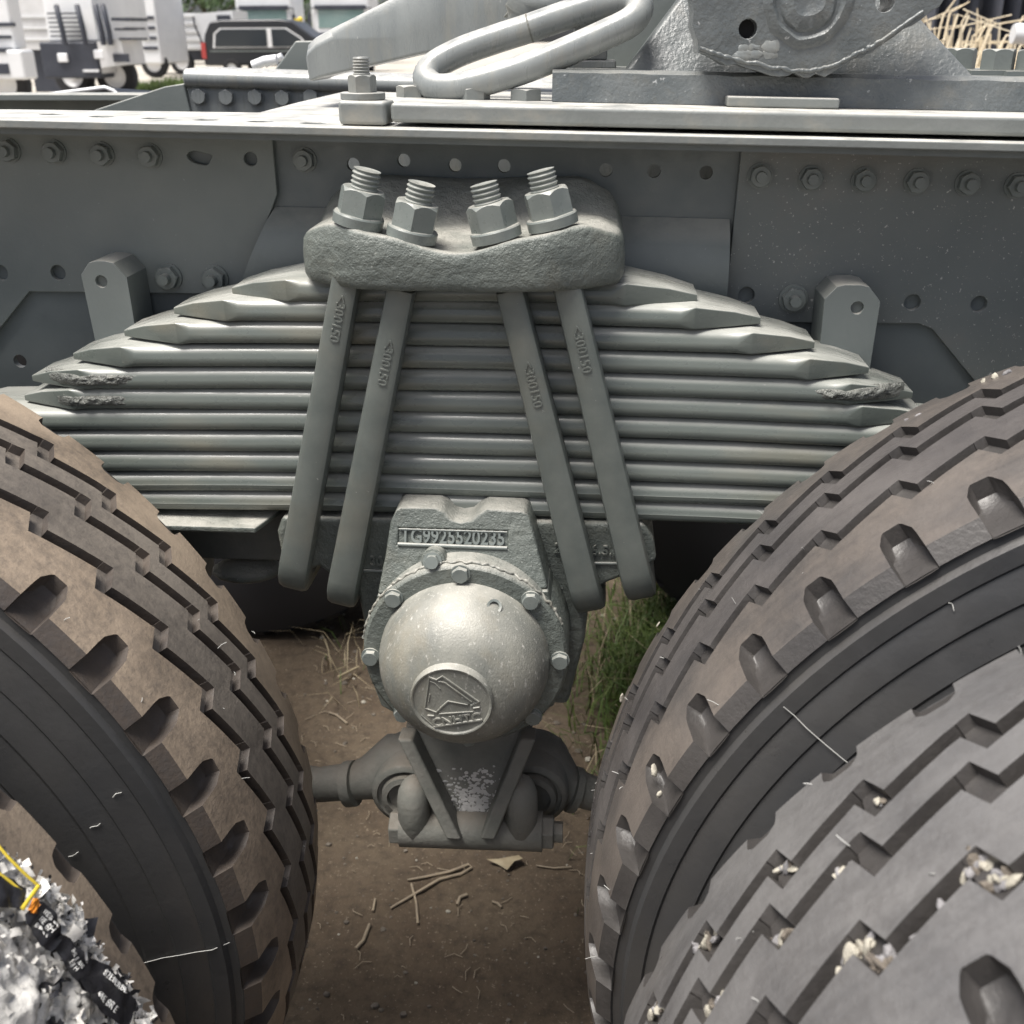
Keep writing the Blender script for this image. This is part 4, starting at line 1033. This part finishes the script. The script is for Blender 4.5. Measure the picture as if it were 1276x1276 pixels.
# ------------------------------------------------------------------ background yard
def wheel_bg(parent, x, y, r, w=.3, ax=(0, 1, 0)):
    mb = MB(); mb.revolve([(r*.6, -w/2), (r*.95, -w/2), (r, -w/2+.03), (r, w/2-.03), (r*.95, w/2), (r*.6, w/2)], (x, y, GZ+r), ax, 28); wv = obj('wheel', mb, M['plainrubber'], parent, 40)
    mb = MB(); mb.revolve([(0, -w*.35), (r*.2, -w*.4), (r*.35, -w*.3), (r*.58, -w*.42), (r*.6, w*.4)], (x, y, GZ+r), ax, 20); obj('rim', mb, M['chrome'], wv, 40)
    return wv
# black van, side-on, rear to the left
vy = 41.0
vx0 = atY((252, 60), vy).x
van = empty('parked_van', (vx0+2.6, vy, GZ)); tag(van, 'black parked passenger van with white framed side windows and red tail light', 'van')
def vz(h): return GZ+h
secs = []
prof = [(0.0, .45), (.02, 1.0), (.12, 1.5), (.38, 1.95), (.8, 2.02), (3.0, 2.03), (3.5, 1.95), (4.2, 1.45), (5.0, 1.15), (5.15, .8), (5.15, .45)]
mb = MB(); mb.prism([(vx0+x, vz(z)) for x, z in prof], vy, vy+1.9); bd = obj('body', mb, M['blackpaint'], van, 40, bev=.08)
mb = MB(); mb.prism([(vx0+x, vz(z)) for x, z in ((.42, 1.06), (.5, 1.55), (.75, 1.74), (3.25, 1.74), (3.8, 1.40), (4.05, 1.08))], vy-.03, vy+.01); obj('window_frame', mb, M['chrome'], van, 40)
for i, p_ in enumerate((((.50, 1.10), (.57, 1.54), (.80, 1.70), (2.50, 1.70), (2.50, 1.10)), ((2.68, 1.10), (2.68, 1.70), (3.22, 1.70), (3.76, 1.37), (3.93, 1.10)))):
    mb = MB(); mb.prism([(vx0+x, vz(z)) for x, z in p_], vy-.05, vy-.02); obj('window', mb, M['glass'], van, 40)
mb = MB(); mb.box(vx0-.03, vx0+.14, vy-.04, vy+.3, vz(.70), vz(1.25)); obj('tail_light', mb, M['red'], van, 40)
mb = MB(); mb.box(vx0+.3, vx0+4.6, vy-.02, vy+.02, vz(.93), vz(.98)); obj('side_moulding', mb, M['frame'], van, 40)
for x in (1.05, 4.2): wheel_bg(van, vx0+x, vy+.08, .34, .24)

def cab_front(name, px0, px1, y, label, group, top=3.1, yellow=False):
    a, b2 = atY((px0, 40), y).x, atY((px1, 40), y).x; w = b2-a
    t = empty(name, ((a+b2)/2, y, GZ)); tag(t, label, 'truck', group)
    mb = MB(); mb.box(a, b2, y, y+2.2, vz(.9), vz(top)); obj('cab', mb, M['white'], t, 40, bev=.12)
    mb = MB(); mb.box(a+.12*w, b2-.10*w, y-.03, y+.02, vz(1.80), vz(2.55)); ws = obj('windscreen', mb, M['screen'], t, 40, bev=.03)
    mb = MB(); mb.box(a+.08*w, b2-.06*w, y-.12, y+.02, vz(2.55), vz(2.72)); obj('sun_visor', mb, M['navy'], t, 40)
    mb = MB(); mb.box(a+.1*w, b2-.1*w, y-.04, y+.02, vz(1.25), vz(1.62)); obj('grille', mb, M['navy'], t, 40)
    mb = MB(); mb.box(a-.02, b2+.02, y-.1, y+.3, vz(.45), vz(.95)); obj('bumper', mb, M['white'], t, 40)
    for s in (a-.14, b2+.02):
        mb = MB(); mb.box(s, s+.14, y-.15, y-.08, vz(1.75), vz(2.35)); mb.tube([(s+.07, y-.1, vz(2.35)), (s+.07, y-.1, vz(2.6)), ((a+b2)/2, y+.1, vz(2.7))], .03, 6); mm = obj('mirror', mb, M['navy'], t, 40)
    if yellow:
        mb = MB(); mb.box(b2+.16, b2+.36, y-.3, y-.2, vz(1.5), vz(2.2)); mb.sphere((b2+.42, y-.3, vz(2.15)), .12, 8, 6); obj('yellow_marker', mb, M['yellow'], t, 40)
    for x in (a+.3, b2-.3): wheel_bg(t, x, y+.9, .5, .3, (1, 0, 0))
    return t
cab_front('parked_truck', 296, 366, 50, 'white truck cab facing forward directly behind the black van', 'white trucks in the yard', yellow=True)
cab_front('parked_truck', 389, 462, 50, 'white truck cab facing forward, partly hidden by the inclined guide ramp', 'white trucks in the yard')
# white panel-sided trailer
ty = 46
ta, tb_ = atY((176, 40), ty).x, atY((252, 40), ty).x
t = empty('trailer', ((ta+tb_)/2, ty, GZ)); tag(t, 'long white ribbed side trailer parked on grass left of the van', 'trailer')
mb = MB(); mb.box(ta-.6, tb_, ty, ty+2.4, vz(.95), vz(2.35)); obj('body', mb, M['white'], t, 40)
for k in range(5): mb = MB(); mb.box(ta-.6, tb_+.02, ty-.05, ty-.001, vz(1.0+k*.3), vz(1.08+k*.3)); obj('side_rib', mb, M['whitedirty'], t, 40)
mb = MB(); mb.box(ta-.3, tb_-.1, ty+.2, ty+2.2, vz(.55), vz(.94)); obj('chassis', mb, M['navy'], t, 40)
for x in (ta+.4, ta+1.5): wheel_bg(t, x, ty+.3, .48)
da, db = atY((244, 40), 45).x, atY((292, 40), 45).x
t = empty('cargo_body', ((da+db)/2, 45, GZ)); tag(t, 'white box body with dark side opening standing between trailer and van', 'truck body')
mb = MB(); mb.prism([(da, vz(2.3)), (db, vz(2.42)), (db, vz(.7)), (da+.45, vz(.7)), (da+.1, vz(1.8))], 45, 47); obj('panel', mb, M['white'], t, 40)
mb = MB(); mb.box(db-.65, db-.1, 44.95, 44.998, vz(1.75), vz(2.25)); obj('opening', mb, M['navy'], t, 40)
mb = MB(); mb.tube([(da-.02, 44.96, vz(2.2)), (da+.0, 44.96, vz(1.9)), (da+.4, 44.96, vz(.72))], .04, 6); obj('edge_seal', mb, M['navy'], t, 60)

# truck with dark lower front and guard rails (three-quarter view)
def px(q, y): p = atY(q, y); return p.x, p.z
by = 27.0
x0, _ = px((62, 60), by); x1, _ = px((130, 60), by); x2, _ = px((184, 60), by+3)
def H(yp, y=by): return atY((100, yp), y).z
t = empty('parked_truck', ((x0+x1)/2, by, GZ)); tag(t, 'white truck with navy lower front, curved black guard bars and pale headlights', 'truck', 'white trucks in the yard')
mb = MB(); mb.prism([(x0, by), (x1, by-.3), (x2, by+2.2), (x2-.3, by+4), (x0+.6, by+4)], H(52), H(-60), ax='z'); obj('cab', mb, M['white'], t, 40, bev=.05)
mb = MB(); mb.box(x0-.05, x1, by-.45, by+1.5, H(97), H(52)); nb = obj('front_bumper', mb, M['navy'], t, 40, bev=.05)
for k in range(6): mb = MB(); mb.box(x0+.25, x1-.35, by-.36, by-.3, H(16+k*5.6+2), H(16+k*5.6)); obj('grille_slot', mb, M['navy'], t, 40)
for xx in (67, 93, 116, 125):
    a = px((xx, 10), by-.6); mb = MB(); mb.tube([(a[0], by-.45, H(8)), (a[0]+.10, by-.62, H(20)), (a[0]+.14, by-.62, H(40)), (a[0]+.13, by-.6, H(56))], .065, 8); obj('guard_bar', mb, M['navy'], t, 60)
for q in ((78, 72), (123, 68)):
    a = px(q, by-.5); mb = MB(); mb.box(a[0]-.13, a[0]+.13, by-.52, by-.44, H(q[1]+5), H(q[1]-6)); obj('headlight', mb, M['lens'], t, 40, bev=.03)
a = px((113, 87), by-.5); mb = MB(); mb.box(a[0]-.2, a[0]+.2, by-.5, by-.445, H(89), H(86)); obj('bumper_lamp', mb, M['lens'], t, 40)
mb = MB(); fa = px((127, 60), by-.3); fb = px((182, 60), by+1)
mb.prism([(fa[0], H(91)), (fa[0]-.02, H(52)), (fb[0], H(48)), (fb[0]+.02, H(80)), (fb[0]-.6, H(84))], by-.5, by+.8); obj('fender', mb, M['whitedirty'], t, 40, bev=.04)
mb = MB(); mb.box(fa[0]+.75, fb[0]-.25, by-.53, by-.495, H(77), H(67)); obj('step_opening', mb, M['navy'], t, 40)
for k, (u0, u1, v0, v1) in enumerate(((143, 168, 22, 26), (147, 155, 35, 38), (159, 166, 34, 37), (152, 168, 47, 50))):
    a, b2 = px((u0, v0), by-.3), px((u1, v1), by-.3); mb = MB(); mb.box(a[0], b2[0], by-.52, by+.5, b2[1], a[1]); obj('vent_slot', mb, M['navy'], t, 40)
wheel_bg(t, px((148, 95), by+.6)[0], by+.5, .50, .35); wheel_bg(t, px((80, 95), by+.6)[0], by+1.2, .50, .35)
# container body behind it (ribbed) and the nearer cab at the picture edge
a, b2 = px((24, 20), 30), px((64, 20), 30)
t = empty('cargo_body', (a[0]+.8, 30, GZ)); tag(t, 'pale grey ribbed cargo box between the two white trucks at left', 'truck body')
mb = MB(); mb.box(a[0], b2[0]+.2, 30, 30.6, atY((40, 62), 30).z, atY((40, -40), 30).z); obj('panel', mb, M['whitedirty'], t, 40)
for k in range(3):
    z = atY((40, 22+k*14), 30).z; mb = MB(); mb.box(a[0], b2[0]+.2, 29.96, 29.999, z, z+.05); obj('side_rib', mb, M['white'], t, 40)
mb = MB(); mb.box(a[0], b2[0]+.5, 30.2, 31, GZ, atY((40, 62), 30).z-.003); obj('chassis', mb, M['navy'], t, 40)
ay = 22.0; a, b2 = px((-60, 40), ay), px((38, 40), ay)
t = empty('parked_truck', (a[0]+.8, ay, GZ)); tag(t, 'white truck corner with slotted front panel cut off by the left picture edge', 'truck', 'white trucks in the yard')
def HA(yp): return atY((20, yp), ay).z
mb = MB(); mb.box(a[0], px((16, 40), ay)[0], ay, ay+.5, HA(62), HA(-60)); obj('cab', mb, M['white'], t, 40, bev=.05)
mb = MB(); mb.box(a[0], px((30, 40), ay)[0], ay-.25, ay+.3, HA(99), HA(62)); obj('bumper', mb, M['white'], t, 40, bev=.06)
for v0, v1, u1 in ((28, 33, 16), (44, 48, 14), (60, 65, 14), (79, 92, 18)):
    b3 = px((u1, v0), ay); dy = .27 if v0 > 55 else .02
    mb = MB(); mb.box(a[0], b3[0], ay-dy, ay+.1, HA(v1), HA(v0)); obj('vent_slot', mb, M['navy'], t, 40)
wheel_bg(t, px((-2, 100), ay)[0], ay+.3, .5, .3)
# a second row of white trucks behind
a, b2 = px((172, 30), 42), px((196, 30), 42)
t = empty('parked_truck', ((a[0]+b2[0])/2, 42, GZ)); tag(t, 'narrow white truck front with stacked dark slots right of the guard bar truck', 'truck', 'white trucks in the yard')
mb = MB(); mb.box(a[0], b2[0], 42, 45, GZ+.5, GZ+3.2); obj('cab', mb, M['white'], t, 40, bev=.08)
for k in range(4): mb = MB(); mb.box(a[0]+.1, b2[0]-.1, 41.95, 42.1, vz(1.0+k*.35), vz(1.12+k*.35)); obj('grille_slot', mb, M['navy'], t, 40)
wheel_bg(t, a[0]+.3, 42.4, .5, .3)
# trees
def tree(x, y, h, r, sd, label):
    rnd = random.Random(sd); t = empty('tree', (x, y, GZ)); tag(t, label, 'tree', 'trees at the yard edge')
    mb = MB(); mb.tube([(x, y, GZ), (x+.1, y, GZ+h*.3), (x-.1, y+.1, GZ+h*.7)], [.22, .17, .06], 8)
    for k in range(5):
        a = k*1.3; mb.tube([(x, y, GZ+h*(.25+.08*k)), (x+r*.6*math.cos(a), y+r*.6*math.sin(a), GZ+h*(.45+.09*k))], [.08, .03], 6)
    obj('trunk', mb, M['bark'], t, 60)
    mb = MB()
    for k in range(2600):
        d = Vector((rnd.gauss(0, 1), rnd.gauss(0, 1), rnd.gauss(0, 1))).normalized()*rnd.random()**.4
        c = Vector((x+d.x*r, y+d.y*r, GZ+h*.55+d.z*h*.5))
        if noise.noise(c*.9) < -.12: continue
        a = Vector((rnd.gauss(0, 1), rnd.gauss(0, 1), rnd.gauss(0, 1))).normalized(); b = a.orthogonal().normalized(); c2 = a.cross(b); s = rnd.uniform(.09, .2)
        mb.add([c-b*s, c-c2*s*.5, c+b*s, c+c2*s*.5], [(0, 1, 2, 3)])
    obj('crown', mb, M['leafgreen'], t, 0, fix=False)
for i, (u, y, h, r) in enumerate(((150, 66, 6, 3.0), (205, 68, 7, 3.2), (255, 70, 7.5, 3.4), (310, 72, 7, 3.2), (370, 71, 8, 3.4), (430, 70, 7, 3.2))):
    tree(px((u, 30), y)[0], y, h, r, i, ['bushy green tree behind the left truck guard bars', 'bushy green tree above the ribbed white trailer', 'tall green tree above the white box body', 'green tree behind the first white cab', 'tall green tree between the two white cabs', 'green tree behind the second white cab'][i])
mb = MB()
gxa, gxb = px((180, 88), 34)[0], px((255, 88), 34)[0]
for k in range(2500):
    x, y = random.uniform(gxa, gxb), random.uniform(30, 44); h = random.uniform(.1, .3); a = random.random()*6.3; d = Vector((math.cos(a), math.sin(a), 0))*.03
    b0 = Vector((x, y, GZ)); mb.add([b0-d, b0+d, b0+Vector((d.y*3, d.x*3, h))], [(0, 1, 2)])
stuff(obj('yard_grass', mb, M['grass'], None, 0, fix=False))
# dry reeds, dark tarp and pale pipe to the right
def reed(cx, y, n, h, sd, label):
    rnd = random.Random(sd); p = atY((cx, 60), y); mb = MB()
    for k in range(n):
        x = p.x+rnd.gauss(0, .22); yy = y+rnd.gauss(0, .25); hh = h*rnd.uniform(.6, 1.2); le = rnd.gauss(0, .28); z = GZ
        pts = [(x, yy, z), (x+le*.3, yy, z+hh*.45), (x+le*.8, yy, z+hh*.8)]
        if rnd.random() < .45: pts.append((x+le*2.2+rnd.gauss(0, .1), yy, z+hh*(.72+.15*rnd.random())))
        mb.tube(pts, [.008, .007, .005, .003][:len(pts)], 5)
    o = obj('dry_reeds', mb, M['reed'], None, 60); stuff(o); return o
reed(1172, 5.2, 420, 1.5, 1, ''); reed(1236, 5.6, 200, 1.3, 2, '')
mb = MB(); p0, p1 = atY((1150, 0), 6.6), atY((1330, 0), 6.6); v = []; f = []
for i in range(41):
    for j in range(13):
        x = p0.x+(p1.x-p0.x)*i/40; z = GZ+1.9*j/12; v.append((x, 6.6+.10*math.sin(i*1.1+j*.13)+.06*noise.noise((i*.6, j*.3, 3)), z))
for i in range(40):
    for j in range(12): a = i*13+j; f.append((a, a+13, a+14, a+1))
v2 = [(x, y+.5, z) for x, y, z in v]; nb_ = len(v)
mb.add(v, f); mb.add(v2, [q[::-1] for q in f])
for j in range(12): mb.f += [(j, j+1, nb_+j+1, nb_+j), (40*13+j+1, 40*13+j, nb_+40*13+j, nb_+40*13+j+1)]; mb.m += [0, 0]
for i in range(40): mb.f += [(i*13+12, (i+1)*13+12, nb_+(i+1)*13+12, nb_+i*13+12)]; mb.m += [0]
tag(obj('tarpaulin_stack', mb, M['tarp'], None, 60), 'dark folded tarpaulin stack standing behind the dry reeds at right', 'tarpaulin')
p0, p1 = atY((1262, 42), 4.0), atY((1420, 46), 4.0)
mb = MB(); mb.revolve([(.03, 0), (.038, 0), (.04, .01), (.04, 1.2)], p0, (p1-p0), 24, caps=True)
mb.tube([p0+Vector((.15, 0, 0)), Vector((p0.x+.15, p0.y, GZ))], .03, 12); 
tag(obj('pale_pipe', mb, M['white'], None, 40), 'round white pipe end beside the dry reeds at the right edge', 'pipe')
